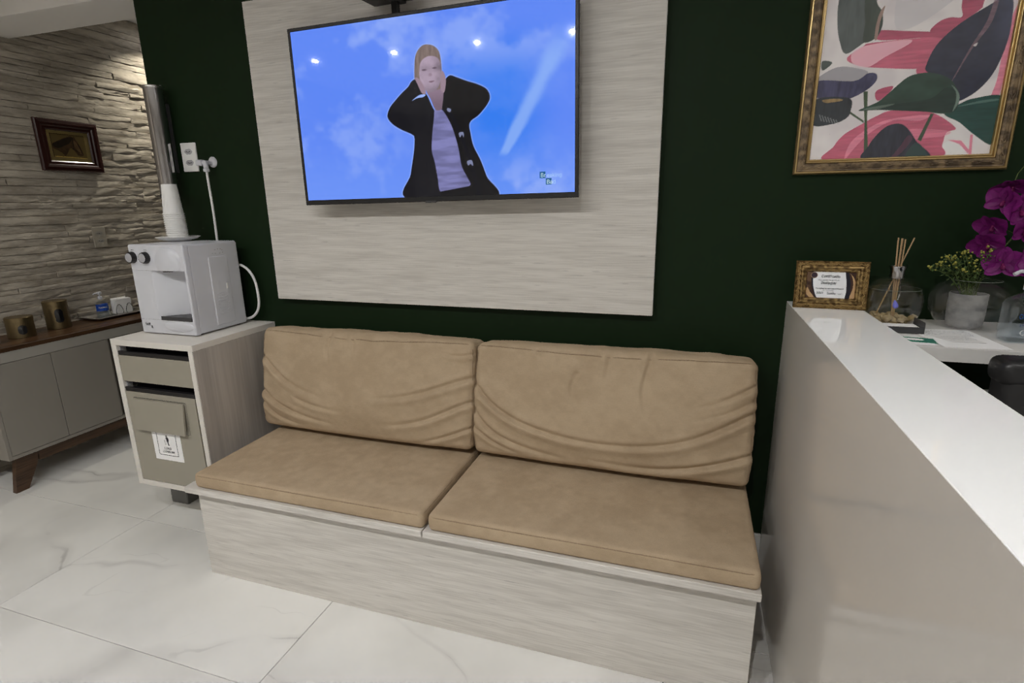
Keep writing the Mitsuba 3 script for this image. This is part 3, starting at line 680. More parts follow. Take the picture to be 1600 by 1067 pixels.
obj('joint_line', box(DX0 + .006, RX0 + .0, DF - .0004, DF + .001, DZ0 + .0655, DZ0 + .0667), 'grey_plastic', wd)
obj('joint_line', box(DX0 + .006, RX0 + .05, DF - .0004, DF + .001, DZ0 + .2765, DZ0 + .2777), 'grey_plastic', wd)
hatch = obj('side_hatch', rbox(DX1 - .004, DX1 + .0045, -0.234, -0.133, 0.940, 1.238, .004, 3), 'white_plastic', wd, smooth=40)
for i in range(7):
    z = .985 + i * .0145
    obj('rib', rbox(DX1 + .0035, DX1 + .0062, -0.215, -0.155, z, z + .006, .0013, 2), 'white_plastic', hatch, smooth=40)
obj('latch', box(DX1 + .004, DX1 + .0072, -0.160, -0.152, 1.092, 1.118, .001), 'soft_white', hatch)
for y, z in ((-.19, 1.2655), (-.175, 1.268), (-.16, 1.2665), (-.205, 1.251), (-.19, 1.2505), (-.15, 1.252), (-.166, 1.249), (-.152, 1.262)):
    obj('side_print', box(DX1 + .0002, DX1 + .0007, y - .003, y + .003, z - .0016, z + .0016), 'grey_plastic', wd)
obj('logo', text('Soft', .0115, wall_frame(DX0 + .040, DF - .0002, DZ0 + .0395), .0004, True), 'ink', wd)
obj('logo', box(DX0 + .0565, DX0 + .0665, DF - .0007, DF, DZ0 + .0275, DZ0 + .031), 'ink', wd)
obj('logo', box(DX0 + .0580, DX0 + .0655, DF - .0007, DF, DZ0 + .033, DZ0 + .0385), 'ink', wd)

SX, SY = -2.226, -0.130
whole('saucer', lathe([(0, 0.0), (.048, 0.0), (.050, .003), (.075, .008), (.088, .0165), (.0895, .0185), (.0875, .0190), (.070, .0125), (.045, .0075), (0, .0072)], (SX, SY, DZ1 + .0012), 56), 'soft_white', 'white saucer under the stack of cups on the water dispenser', 'saucer', smooth=50)
CUP = mikit.ply(lathe([(.80 * a_, b_) for a_, b_ in [(.0530, 0), (.0550, .0004), (.0556, .0025), (.0548, .0046), (.0508, .0056), (.0500, .012), (.0385, .128), (.0370, .1305), (0, .1305), (0, .1297), (.0364, .1297), (.0377, .127), (.0492, .010), (.0496, .0035), (.0520, .0012), (.0530, 0)]], (0, 0, 0), 40), 'm_cup', 40)
zc = DZ1 + .0090
ORD = ('first', 'second', 'third', 'fourth', 'fifth', 'sixth', 'seventh', 'eighth', 'ninth', 'tenth', 'eleventh', 'twelfth', 'last')
for i in range(13):
    k = new_key('plastic_cup')
    scene[k] = {**CUP, 'to_world': T().translate([SX - .0004 * i + .0006 * math.sin(i * 2.1), SY, zc + .0091 * i])}
    labels[k] = {'label': 'white plastic cup upside down in the ringed stack on the saucer, ' + ORD[i] + ' from the bottom' if i < 12 else 'white plastic cup topmost of the stack, its smooth tapering body bare', 'category': 'cup', 'group': 'plastic cups stacked on the saucer'}

cd = thing('cup_dispenser', 'tall chrome cup dispenser tube fixed to the end of the green wall', 'cup dispenser')
TX, TY, TR = -2.3105, -0.062, .0385
obj('tube', lathe([(TR - .0015, 1.500), (TR, 1.499), (TR, 1.962), (TR - .0015, 1.962), (TR - .0015, 1.500)], (TX, TY, 0), 56), 'chrome', cd, smooth=40)
obj('top_rim', lathe([(TR - .0025, 1.956), (TR + .002, 1.956), (TR + .0025, 1.962), (TR + .001, 1.966), (TR - .0025, 1.966), (TR - .0025, 1.956)], (TX, TY, 0), 56), 'silver', cd, smooth=40)
obj('bottom_rim', lathe([(TR - .002, 1.490), (TR + .0018, 1.490), (TR + .002, 1.496), (TR + .0015, 1.504), (TR - .002, 1.504), (TR - .002, 1.490)], (TX, TY, 0), 56), 'dark_grey', cd, smooth=40)
obj('wall_bracket', box(TX - .012, TX + .012, TY + TR - .0005, -0.0005, 1.60, 1.90, .002), 'dark_grey', cd)
obj('screw', lathe([(0, 0), (.004, 0), (.0035, .003), (0, .0035)], (TX + TR - .006, TY + .012, 1.9665), 12), 'silver', cd, smooth=40)

def outlet(name, label, M, w, h, plate='soft_white', face='grey_plastic'):
    """A wall plate with two three-pin sockets."""
    t = thing(name, label, 'socket')
    p = rbox(-w / 2, w / 2, -h / 2, h / 2, 0.0005, .0085, .003, 3); p.apply_transform(M); obj('plate', p, plate, t, smooth=40)
    for zz in (h * .19, -h * .19):
        hexa = Polygon([(-.022, 0), (-.011, .010), (.011, .010), (.022, 0), (.011, -.010), (-.011, -.010)]).buffer(.002)
        s = extrude(hexa, .0012, M @ trimesh.transformations.translation_matrix((0, zz, .0080))); k_ = obj('socket', s, face, t)
        for a in (-.0095, 0, .0095):
            c = trimesh.creation.cylinder(radius=.0026, height=.0012, sections=12); c.apply_translation((a, zz - (.002 if a == 0 else 0), .0096)); c.apply_transform(M)
            obj('pin_hole', c, 'ink', k_)
    return t
outlet('wall_outlet', 'white double socket plate on the green wall beside the white valve', wall_frame(-2.2215, 0, 1.6675), .0885, .127)
outlet('wall_outlet', 'pale double socket plate on the stone wall above the sideboard', stone_frame(XL + .0285, 0.507, 1.268), .084, .128, 'beige_plate', 'rail')

va = thing('water_valve', 'white plastic angle valve on the green wall with a hose below', 'valve')
VX, VZ = -2.098, 1.638
obj('wall_flange', lathe([(0, 0), (.0235, 0), (.0240, .003), (.018, .009), (0, .0105)], (VX + .004, -.0005, VZ + .004), 30, axis=(0, -1, 0)), 'white_plastic', va, smooth=40)
obj('body', cat([lathe([(0, 0), (.0095, 0), (.0095, .040), (0, .040)], (VX, -.006, VZ), 20, axis=(0, -1, 0)), lathe([(0, 0), (.0100, 0), (.0115, .006), (.0115, .022), (.0105, .024), (0, .024)], (VX, -.040, VZ - .024), 20)]), 'white_plastic', va, smooth=40)
obj('handle', cat([rbox(VX - .047, VX - .013, -.053, -.025, VZ - .013, VZ + .013, .006, 3), lathe([(0, 0), (.008, 0), (.008, .014), (0, .014)], (VX - .015, -.039, VZ), 16, axis=(1, 0, 0))]), 'white_plastic', va, smooth=40)
obj('nut', lathe([(0, 0), (.0125, 0), (.0135, .003), (.0135, .011), (.0125, .014), (0, .014)], (VX, -.040, VZ - .0395), 8), 'white_plastic', va)
whole('water_hose', tube(spline([(VX, -.040, VZ - .039), (VX + .001, -.0405, 1.55), (VX + .004, -.041, 1.47), (VX + .004, -.041, 1.36), (VX + .001, -.041, 1.27), (VX - .002, -.043, 1.20)], 50), .0056, 12), 'soft_white', 'thin white hose hanging from the valve down behind the water dispenser', 'hose', smooth=True)
whole('water_hose', tube(spline([(-1.985, -.050, 1.185), (-1.955, -.046, 1.176), (-1.918, -.040, 1.130), (-1.905, -.037, 1.05), (-1.918, -.038, .972), (-1.950, -.042, .940), (-1.985, -.050, .932)], 60), .0062, 12), 'soft_white', 'white hose curving in a loop at the back of the water dispenser', 'hose', smooth=True)

# ------------------------------------------------------------------ sideboard at the stone wall
sb = thing('sideboard', 'greige low sideboard with a dark wood top along the stone wall', 'sideboard')
SF, SBK, S0, S1 = -3.290, -3.632, -0.418, 0.930
obj('top', box(SBK, SF + .004, S0 - .004, S1 + .004, .745, .768, .0015), 'walnut', sb, label='dark reddish wood top')
obj('rail', box(SBK, SF - .001, S0 + .0005, S1 - .0005, .690, .7448), 'rail', sb)
obj('side_panel', box(SBK, SF, S0, S0 + .017, .182, .6898, .001), 'sideboard', sb)
obj('side_panel', box(SBK, SF, S1 - .017, S1, .182, .6898, .001), 'sideboard', sb)
obj('bottom_panel', box(SBK, SF, S0 + .0172, S1 - .0172, .182, .200, .001), 'sideboard', sb)
obj('back_panel', box(SBK, SBK + .006, S0 + .0172, S1 - .0172, .2002, .6898), 'sideboard', sb)
obj('divider', box(SBK + .007, SF - .0195, .196, .212, .2002, .6898), 'sideboard', sb)
for a, b in ((S0 + .0185, -.1205), (-.1175, .193), (.2145, .560), (.563, S1 - .0185)):
    obj('door', box(SF - .0185, SF - .0005, a, b, .2025, .6875, .001), 'sideboard', sb)
def leg(sy, yc, x):
    pts = [(-.045, .1818), (.060, .1818), (.048, .125), (-.020, 0.0), (-.078, 0.0)]
    pts = [(yc + sy * a, b) for a, b in pts]
    return extrude(Polygon(pts).buffer(0), .030, frame4((x, 0, 0), (0, 1, 0), (0, 0, 1)))
for x in (SF - .034, SBK + .02):
    obj('leg', leg(1, S0 + .075, x), 'walnut', sb); obj('leg', leg(-1, S1 - .075, x), 'walnut', sb)
    obj('apron', box(x + .004, x + .026, S0 + .136, S1 - .136, .128, .1816, .001), 'walnut', sb)
for y in (S0 + .070, S1 - .090): obj('cross_rail', box(SBK + .051, SF - .035, y, y + .02, .135, .1816, .001), 'walnut', sb)

def canister(x, y, r, h, label, wz, wh):
    t = thing('canister', label, 'canister', 'brass canisters on the sideboard')
    z = .7682
    obj('body', lathe([(0, 0), (r - .002, 0), (r, .002), (r, h - .026), (0, h - .026)], (x, y, z), 48), 'brass', t, smooth=40)
    obj('lid', lathe([(0, h - .0255), (r + .0006, h - .0255), (r + .0012, h - .004), (r - .002, h), (0, h)], (x, y, z), 48), 'brass', t, smooth=40)
    d = np.array([.92, -.39]); a0 = math.atan2(d[1], d[0]); V, F = [], []
    n = 28
    for rr_ in (r + .0006, r + .0022):
        for i in range(n):
            g = 2 * PI * i / n; ca, sa = math.cos(g), math.sin(g)
            dx = .019 * ca; dz = .019 * sa + (wh / 2 - .019) * (1 if sa > 0 else -1)
            V.append((x + rr_ * math.cos(a0 + dx / r), y + rr_ * math.sin(a0 + dx / r), z + wz + dz))
    for s, rr_ in ((0, r + .0006), (n, r + .0022)): V.append((x + rr_ * math.cos(a0), y + rr_ * math.sin(a0), z + wz))
    for i in range(n):
        j = (i + 1) % n; F += [(2 * n + 1, n + i, n + j), (i, j, n + j), (i, n + j, n + i)]
    w = trimesh.Trimesh(np.array(V), F, process=False); w.fix_normals()
    obj('window', w, 'black_gloss', t)
canister(-3.486, -.118, .061, .112, 'short brass-coloured round canister on the sideboard', .045, .052)
canister(-3.520, .096, .058, .163, 'taller brass-coloured round canister on the sideboard next to the tray', .078, .080)

ty = thing('serving_tray', 'silver rectangular tray with a beaded rim on the sideboard', 'tray')
TX0, TX1, TY0, TY1, TZ = -3.622, -3.452, .280, .640, .7684
obj('plate', box(TX0 + .02, TX1 - .02, TY0 + .02, TY1 - .02, TZ, TZ + .004, .001), 'silver', ty)
obj('rim', moulding(TX1 - TX0, TY1 - TY0, [(0, .014), (.001, .0165), (.020, .006), (.024, .004), (.024, .001), (.018, .001)], frame4(((TX0 + TX1) / 2, (TY0 + TY1) / 2, TZ), (1, 0, 0), (0, 1, 0))), 'silver', ty)
bead = trimesh.creation.icosphere(subdivisions=1, radius=.0042); beads = []
for y in np.arange(TY0, TY1 + .001, .012):
    for x in (TX0, TX1): b = bead.copy(); b.apply_translation((x, y, TZ + .0165)); beads.append(b)
for x in np.arange(TX0 + .012, TX1 - .006, .012):
    for y in (TY0, TY1): b = bead.copy(); b.apply_translation((x, y, TZ + .0165)); beads.append(b)
obj('beading', cat(beads), 'silver', ty, smooth=True)

def pump_head(t, x, y, z, s, d):
    obj('cap', lathe([(0, 0), (.014 * s, 0), (.014 * s, .016 * s), (.010 * s, .020 * s), (0, .020 * s)], (x, y, z), 20), 'white_plastic', t, smooth=40)
    obj('pump', cat([lathe([(0, .020 * s), (.0045 * s, .020 * s), (.0045 * s, .036 * s), (0, .036 * s)], (x, y, z), 14), lathe([(0, .034 * s), (.013 * s, .034 * s), (.0135 * s, .046 * s), (.011 * s, .050 * s), (0, .050 * s)], (x, y, z), 20),
                     tube([(x, y, z + .042 * s), (x + d[0] * .03 * s, y + d[1] * .03 * s, z + .043 * s), (x + d[0] * .042 * s, y + d[1] * .042 * s, z + .036 * s)], .0046 * s, 10)]), 'white_plastic', t, smooth=40)
sz = thing('sanitizer_bottle', 'small clear pump bottle with a blue label on the silver tray', 'bottle')
sx_, sy_ = -3.575, .395
obj('bottle', lathe([(0, .001), (.030, 0), (.034, .004), (.034, .085), (.028, .100), (.013, .108), (.012, .118), (.0, .118)], (sx_, sy_, TZ + .0045), 36), 'tint_glass', sz, smooth=40)
lab = trimesh.creation.cylinder(radius=.0346, height=.042, sections=40); lab.apply_translation((sx_, sy_, TZ + .064)); lab = tm(mf(lab) ^ mf(box(sx_ - .003, sx_ + .06, sy_ - .05, sy_ + .05, .7, 1.0)))
obj('label', lab, 'blue_label', sz, smooth=40)
LM = np.eye(4); d = np.array([.90, -.435, 0]); LM[:3, 0] = (.435, .90, 0); LM[:3, 1] = (0, 0, 1); LM[:3, 2] = d; LM[:3, 3] = (sx_, sy_, TZ + .063); LM[:3, 3] += d * .0348
obj('lettering', text('Coperalcool', .0085, LM, .0006, True, .044), 'paper', sz)
obj('liquid', lathe([(0, .003), (.0295, .003), (.0322, .006), (.0322, .070), (0, .070)], (sx_, sy_, TZ + .0045), 30), 'tint_glass', sz, smooth=40)
pump_head(sz, sx_, sy_, TZ + .116, .95, (.0, -1))

nh = thing('napkin_holder', 'wire napkin holder on the silver tray', 'napkin holder')
nx, ny, nz = -3.560, .510, TZ + .0045
obj('base', box(nx - .03, nx + .03, ny - .055, ny + .055, nz, nz + .003, .001), 'silver', nh)
for s in (-1, 1):
    x = nx + s * .026
    for yy in (-.034, .034):
        obj('wire', tube(spline([(x, ny + yy - .016, nz + .003), (x, ny + yy - .015, nz + .050), (x, ny + yy, nz + .064), (x, ny + yy + .015, nz + .050), (x, ny + yy + .016, nz + .003)], 30), .0016, 8), 'dark_grey', nh, smooth=True)
rs2 = np.random.default_rng(5)
for i in range(7):
    x = nx - .021 + i * .007; hgt = .098 + rs2.uniform(-.006, .008); dy = rs2.uniform(-.004, .004)
    m = rbox(x - .0028, x + .0028, ny - .052 + dy, ny + .052 + dy, nz + .0035, nz + hgt, .0025, 2)
    k = whole('paper_napkin', m, 'paper', 'folded white paper napkin in the wire holder, ' + ORD[i] + ' from the stone wall', 'napkin', smooth=40, group='napkins in the wire holder')
whole('sachet', rbox(-3.502, -3.478, .392, .420, TZ + .0046, TZ + .0125, .003, 2), 'black', 'tiny black sachet on the tray beside the bottle', 'sachet', smooth=40)

# horse picture on the stone wall
hp = thing('horse_picture', 'small dark wooden frame with a horse head print on the stone wall', 'picture')
HM = stone_frame(XL + .027, .438, 1.813)
HW, HH = .356, .292
obj('frame', moulding(HW, HH, [(0, 0), (0, .014), (.006, .020), (.022, .024), (.034, .019), (.040, .013), (.052, .012), (.060, .006), (.060, 0)], HM), 'mahogany', hp)
p = Print(HW - .118, HH - .118, 150, 110, srgb((128, 112, 70)))
def hq(pts): return [(a * p.w, (1 - b) * p.h) for a, b in pts]
p.fill(hq([(0.073, 0.104), (0.897, 0.113), (0.889, 0.873), (0.077, 0.87)]), srgb((100, 84, 48)), rounded=False)
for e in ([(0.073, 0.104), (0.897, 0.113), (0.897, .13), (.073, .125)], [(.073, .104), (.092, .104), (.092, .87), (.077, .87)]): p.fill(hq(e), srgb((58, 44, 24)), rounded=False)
tone = .6 + .9 * p.n(70, 60, 3, 3)
p.fill(hq([(0.627, 0.20), (0.646, 0.135), (0.672, 0.235), (0.755, 0.464), (0.808, 0.734), (0.756, 0.794), (0.66, 0.779), (0.643, 0.715), (0.549, 0.57), (0.497, 0.575), (0.36, 0.825), (0.304, 0.744), (0.214, 0.665), (0.108, 0.59), (0.085, 0.466), (0.262, 0.321), (0.518, 0.167), (0.603, 0.174)]), srgb((64, 46, 28)), shade=tone)
p.fill(hq([(.09, .47), (.27, .34), (.52, .20), (.60, .22), (.50, .40), (.35, .50), (.20, .58)]), srgb((34, 24, 15)), shade=tone)
p.fill(hq([(.62, .30), (.68, .36), (.74, .55), (.77, .70), (.72, .72), (.66, .58), (.61, .45)]), srgb((96, 74, 50)), shade=tone)
for e in ([(.598, .19), (.616, .19), (.60, .60), (.58, .58)], [(.56, .55), (.73, .68), (.725, .70), (.555, .575)], [(.70, .38), (.72, .38), (.80, .72), (.78, .72)]): p.fill(hq(e), srgb((30, 20, 12)), rounded=False)
p.fill(hq([(.11, .845), (.885, .86), (.885, .88), (.11, .868)]), srgb((210, 176, 92)), rounded=False)
p.put('print', 'print', hp, HM @ trimesh.transformations.translation_matrix((-p.w / 2, -p.h / 2, .0045)))
obj('glass', (lambda m: (m.apply_transform(HM), m)[1])(trimesh.Trimesh([(-p.w / 2, -p.h / 2, .0055), (p.w / 2, -p.h / 2, .0055), (p.w / 2, p.h / 2, .0055), (-p.w / 2, p.h / 2, .0055)], [(0, 1, 2), (0, 2, 3)])), 'glass', hp)

# ------------------------------------------------------------------ framed botanical print on the green wall
bp = thing('botanical_picture', 'large ornate gold-brown frame with a pink and dark green leaf print', 'picture')
PW, PH = .475, .640
FW_, FH_ = PW + 2 * .0455, PH + 2 * .0455
PC = (.343 + PW / 2, 0.0, 1.562 + PH / 2)
PM = wall_frame(PC[0], -.0005, PC[2])
obj('frame', moulding(FW_, FH_, [(0, 0), (0, .014), (.004, .019), (.008, .020), (.010, .017), (.013, .0165), (.018, .019), (.026, .021), (.031, .018), (.033, .015), (.0335, 0)], PM), 'antique', bp)
obj('inner_lip', moulding(FW_ - .067, FH_ - .067, [(0, 0.002), (0, .0155), (.0015, .0175), (.004, .0165), (.0055, .0125), (.008, .0135), (.0105, .0125), (.012, .008), (.012, .002)], PM), 'gilt', bp)
obj('outer_lip', moulding(FW_ + .0006, FH_ + .0006, [(-.0003, .010), (.0, .0155), (.004, .0205), (.008, .0212), (.009, .0195), (.005, .0185), (.0025, .010)], PM), 'gilt', bp)
bump = trimesh.creation.icosphere(subdivisions=2, radius=1.0)
def leafbump(a, b, ang, s, z=.0205):
    m = bump.copy(); m.apply_scale((.011 * s, .0032 * s, .0022)); m.apply_transform(trimesh.transformations.rotation_matrix(ang, (0, 0, 1))); m.apply_translation((a, b, z)); return m
def ornament(cx, cy, ax):
    o = [leafbump(0, 0, 0, 1.0)] + [leafbump(sx * .016, sy * .003, sx * sy * .38, .75) for sx in (-1, 1) for sy in (-1, 1)] + [leafbump(sx * .029, 0, 0, .7) for sx in (-1, 1)]
    m = cat(o)
    if ax: m.apply_transform(trimesh.transformations.rotation_matrix(PI / 2, (0, 0, 1)))
    m.apply_translation((cx, cy, 0)); m.apply_transform(PM); return m
in_ = .0225
for i in range(5):
    x = -FW_ / 2 + FW_ * (i + .5) / 5
    for y in (-FH_ / 2 + in_, FH_ / 2 - in_): obj('carved_leaf', ornament(x, y, 0), 'antique', bp, smooth=True)
for i in range(6):
    y = -FH_ / 2 + FH_ * (i + .5) / 6
    for x in (-FW_ / 2 + in_, FW_ / 2 - in_): obj('carved_leaf', ornament(x, y, 1), 'antique', bp, smooth=True)
p = Print(PW, PH, 330, 440, srgb((206, 202, 202)))
bgn = p.n(9, 9, 1, 3)
p.C = mixn(p.C, srgb((186, 180, 184)) + 0 * p.C, ss(.4, .6, bgn) * .6)
p.fill([(.19, .36), (.36, .46), (.40, .64), (.22, .64)], srgb((182, 180, 184)), alpha=.6)
p.fill([(0.3621, 0.0367), (0.3973, 0.0277), (0.4208, 0.0023), (0.4214, -0.01), (0.346, -0.01)], srgb((214, 216, 226)))
st = p.n(22, 160, 4, 3); st2 = p.n(120, 24, 6, 3)
PK, PK2, PK3 = srgb((176, 92, 114)), srgb((160, 76, 100)), srgb((200, 126, 146))
tex = .82 + .40 * st
p.fill([(0.3433, 0.4162), (.36, .52), (.42, .56), (0.3960, 0.4108), (0.3935, 0.3933), (0.3615, 0.3657), (0.3252, 0.3333), (0.2773, 0.3433), (0.295, 0.3678), (0.3208, 0.3764), (0.3495, 0.3758)], PK2, shade=tex)
p.fill([(0.1311, 0.3281), (0.2539, 0.3299), (0.3212, 0.3292), (0.2989, 0.2855), (0.2826, 0.2474), (0.1601, 0.2572), (0.102, 0.269), (0.0706, 0.2908), (0.1105, 0.3206)], PK, shade=tex)
p.fill([(0.10, 0.318), (0.235, 0.326), (0.17, 0.285), (0.128, 0.262), (0.085, 0.280)], srgb((226, 178, 190)), alpha=.75)
p.fill([(0.1465, 0.3593), (0.215, 0.3519), (0.2841, 0.3426), (0.3341, 0.3325), (0.3174, 0.3227), (0.2765, 0.3297), (0.1518, 0.3333)], PK2, shade=tex)
p.fill([(0.2579, 0.247), (0.2846, 0.2496), (0.2905, 0.2351), (0.2641, 0.2301)], PK, shade=tex)
p.fill([(0.1587, 0.1826), (0.1665, 0.1967), (0.2029, 0.2037), (0.1956, 0.185), (0.1699, 0.1648)], PK2, shade=tex)
p.fill([(0.462, 0.3351), (0.485, 0.41), (0.4823, 0.2679), (0.4752, 0.1922), (0.471, 0.156), (0.454, 0.1594), (0.4603, 0.2073)], PK3, shade=tex)
p.fill([(.445, .62), (.475, .60), (.478, .42), (.460, .40)], srgb((200, 190, 198)), alpha=.6)
p.fill([(0.0515, -.006), (0.0645, 0.0375), (0.0897, 0.0722), (0.1344, 0.1002), (0.1742, 0.1228), (0.2145, 0.1351), (0.3102, 0.1244), (0.3801, 0.0771), (0.3596, 0.0636), (0.354, 0.0297), (0.3414, -.006)], PK, shade=tex)
p.fill([(0.0995, -.004), (0.1074, 0.0407), (0.137, 0.0749), (0.1944, 0.1068), (0.2753, 0.1168), (0.3111, 0.1147), (0.2857, 0.1016), (0.2175, 0.1055), (0.1606, 0.0737), (0.1227, 0.0298)], PK3, shade=tex)
p.fill([(.17, .01), (.24, .075), (.36, .07), (.355, .055), (.27, .045)], PK3, alpha=.6, shade=tex)
p.fill([(0.4204, 0.0557), (0.4268, 0.0554), (0.4318, -0.003), (0.4244, -0.0003)], PK3, rounded=False)
p.fill([(0.3658, 0.0438), (0.4005, 0.0397), (0.4242, 0.0119), (0.4229, 0.0022), (0.3971, 0.0302)], PK3, rounded=False)
for s_ in ([(0.1268, 0.1946), (0.1387, 0.1938), (0.148, 0.1044), (0.1651, -.004), (0.1526, -.004), (0.141, 0.1048)], [(0.0969, 0.1398), (0.1381, 0.11), (0.1398, 0.1024), (0.0977, 0.1323)]):
    p.fill(s_, srgb((62, 78, 58)), rounded=False, shade=.7 + .7 * st2)
GREY = srgb((78, 86, 86))
p.fill([(0.030, 0.4489), (.04, .54), (.075, .60), (.115, .56), (0.1304, 0.4388), (0.1479, 0.4097), (0.1531, 0.3726), (0.1415, 0.3412), (0.114, 0.332), (0.0667, 0.304), (0.0454, 0.3406), (0.0338, 0.3888)], GREY, shade=.75 + .45 * st2)
p.fill([(0.0989, 0.4422), (.10, .55), (.125, .50), (0.1304, 0.4388), (0.1479, 0.4097), (0.1531, 0.3726), (0.1415, 0.3412), (0.1092, 0.3325), (0.1069, 0.3863)], srgb((58, 68, 62)), shade=.75 + .45 * st2)
p.fill([(0.1432, 0.4102), (0.1533, 0.4251), (0.1509, 0.4049), (0.1463, 0.3824), (0.1441, 0.3386), (0.137, 0.3393), (0.1373, 0.3787)], srgb((142, 120, 112)))
p.fill([(0.0047, 0.289), (0.0327, 0.2819), (0.0079, 0.262)], srgb((66, 76, 74)))
D1 = srgb((44, 48, 66))
p.fill([(0.463, 0.4032), (0.4680, 0.3620), (0.4690, 0.3136), (0.4600, 0.2569), (0.4451, 0.213), (0.4205, 0.1783), (0.3923, 0.1571), (0.3731, 0.1539), (0.3472, 0.198), (0.286, 0.2354), (0.2814, 0.2592), (0.297, 0.304), (0.3287, 0.342), (0.3694, 0.3738), (0.4185, 0.4036), (.445, .42)], D1,
       shade=.72 + .5 * p.n(40, 70, 12, 3) + .75 * ss(.40, .47, p.X) * ss(.24, .36, p.Y))
p.fill([(0.430, 0.412), (0.4212, 0.3509), (0.3883, 0.2914), (0.3564, 0.216), (0.3507, 0.2071), (0.3817, 0.2919), (0.41, 0.3564), (0.420, 0.412)], srgb((112, 88, 100)), alpha=.75, shade=.6 + .8 * st)
p.fill([(0.3883, .2985), (.398, .3035), (.394, .2945)], srgb((206, 200, 200)), alpha=.8)
p.fill([(0.0046, 0.2475), (0.0489, 0.2685), (0.0979, 0.2621), (0.133, 0.2464), (0.0971, 0.2259), (0.0063, 0.2327)], srgb((150, 148, 154)))
p.fill([(-.004, 0.2327), (0.0971, 0.2259), (0.1332, 0.245), (0.1548, 0.2409), (0.158, 0.2238), (0.1424, 0.2032), (0.1068, 0.1813), (0.074, 0.1736), (0.0343, 0.1812), (-.004, 0.188)], srgb((64, 64, 92)), shade=.55 + .9 * st2)
p.fill([(-.004, 0.1783), (0.0905, 0.1774), (0.0986, 0.1372), (0.0873, 0.1179), (0.0525, 0.1047), (-.004, 0.1063)], srgb((44, 50, 56)), shade=.7 + .6 * st2)
p.fill([(.018, .177), (.060, .178), (.073, .172), (.030, .168)], srgb((150, 124, 84)), alpha=.75, shade=.6 + .8 * st2)
for i in range(7): p.fill([(.012 + .008 * i, .135 - .003 * i), (.015 + .008 * i, .135 - .003 * i), (.023 + .008 * i, .115 - .002 * i), (.020 + .008 * i, .115 - .002 * i)], srgb((160, 164, 166)), rounded=False, alpha=.45)
p.fill([(0.346, 0.1175), (0.3826, 0.1438), (0.4158, 0.1557), (.48, .1560), (.48, 0.0858), (.478, 0.025), (0.4289, 0.0553), (0.3874, 0.0911)], srgb((28, 66, 62)), shade=.7 + .6 * st)
p.fill([(.375, .135), (.43, .148), (.475, .150), (.475, .146), (.42, .140)], srgb((92, 122, 116)), alpha=.6)
p.fill([(0.3115, 0.1195), (0.3195, 0.1191), (0.298, 0.0421), (0.2886, 0.0475)], srgb((58, 72, 56)), rounded=False)
p.fill([(0.1537, -.006), (0.16, 0.0333), (0.1798, 0.0677), (0.2051, 0.0913), (0.2367, 0.0956), (0.261, 0.0785), (0.2868, 0.0426), (0.324, -0.008)], srgb((46, 50, 62)), shade=.6 + .8 * st2)
p.fill([(.225, -.004), (.245, .030), (.262, .060), (.275, .050), (.25, .01)], srgb((104, 56, 78)), alpha=.45)
p.fill([(0.2638, -.006), (0.287, 0.0401), (0.324, -0.008)], srgb((44, 66, 66)))
p.fill([(0.1207, 0.1399), (0.1701, 0.1624), (0.2039, 0.194), (0.2374, 0.225), (0.2727, 0.2341), (0.3089, 0.2299), (0.3458, 0.2121), (0.3709, 0.1775), (0.3779, 0.1488), (0.3653, 0.1211), (0.3372, 0.118), (0.2967, 0.1262), (0.2376, 0.1327), (0.1726, 0.1387)], srgb((44, 66, 58)), shade=.65 + .7 * p.n(30, 40, 17, 3))
p.fill([(0.1207, 0.1399), (0.1717, 0.1476), (0.2445, 0.1551), (0.3065, 0.163), (0.3393, 0.1892), (0.3709, 0.1775), (0.3779, 0.1488), (0.3653, 0.1211), (0.2967, 0.1262), (0.1726, 0.1387)], srgb((32, 48, 46)), alpha=.7, shade=.7 + .6 * st)
p.fill([(.13, .142), (.17, .150), (.215, .153), (.17, .141)], srgb((110, 124, 116)), alpha=.55)
p.fill([(.352, .196), (.372, .175), (.3775, .150), (.366, .122), (.3695, .150), (.366, .175)], srgb((120, 140, 130)), alpha=.7)
p.C = np.clip(p.C * 1.35, 0, .86)
p.put('print', 'print', bp, PM @ trimesh.transformations.translation_matrix((-PW / 2, -PH / 2, .004)))
gl = trimesh.Trimesh([(-PW / 2, -PH / 2, .0065), (PW / 2, -PH / 2, .0065), (PW / 2, PH / 2, .0065), (-PW / 2, PH / 2, .0065)], [(0, 1, 2), (0, 2, 3)]); gl.apply_transform(PM)
obj('glass', gl, 'glass', bp)

# ------------------------------------------------------------------ reception counter and desk
rc = thing('reception_counter', 'tall glossy beige reception counter with a white top beside the bench', 'counter')
obj('front_panel', box(.324, .348, -2.75, -.0008, .0005, 1.0985, .0008), 'counter_face', rc, label='glossy beige front panel')
obj('countertop', box(.3242, .525, -2.75, -.0008, 1.0588, 1.1000, .0010), 'counter_top', rc, label='polished white top')
obj('back_panel', box(.503, .5245, -2.75, -.0008, .0005, 1.0586, .001), 'counter_face', rc)
dk = thing('desk', 'light grey return desk along the green wall behind the reception counter', 'desk')
DKZ = 1.057
obj('desktop', box(.5252, 1.75, -.388, -.0008, DKZ - .038, DKZ, .001), 'desk', dk)
obj('side_panel', box(1.72, 1.745, -.37, -.001, .0005, DKZ - .0385), 'desk', dk)
obj('lower_shelf', box(.5255, 1.719, -.36, -.001, .785, .805, .001), 'desk', dk)

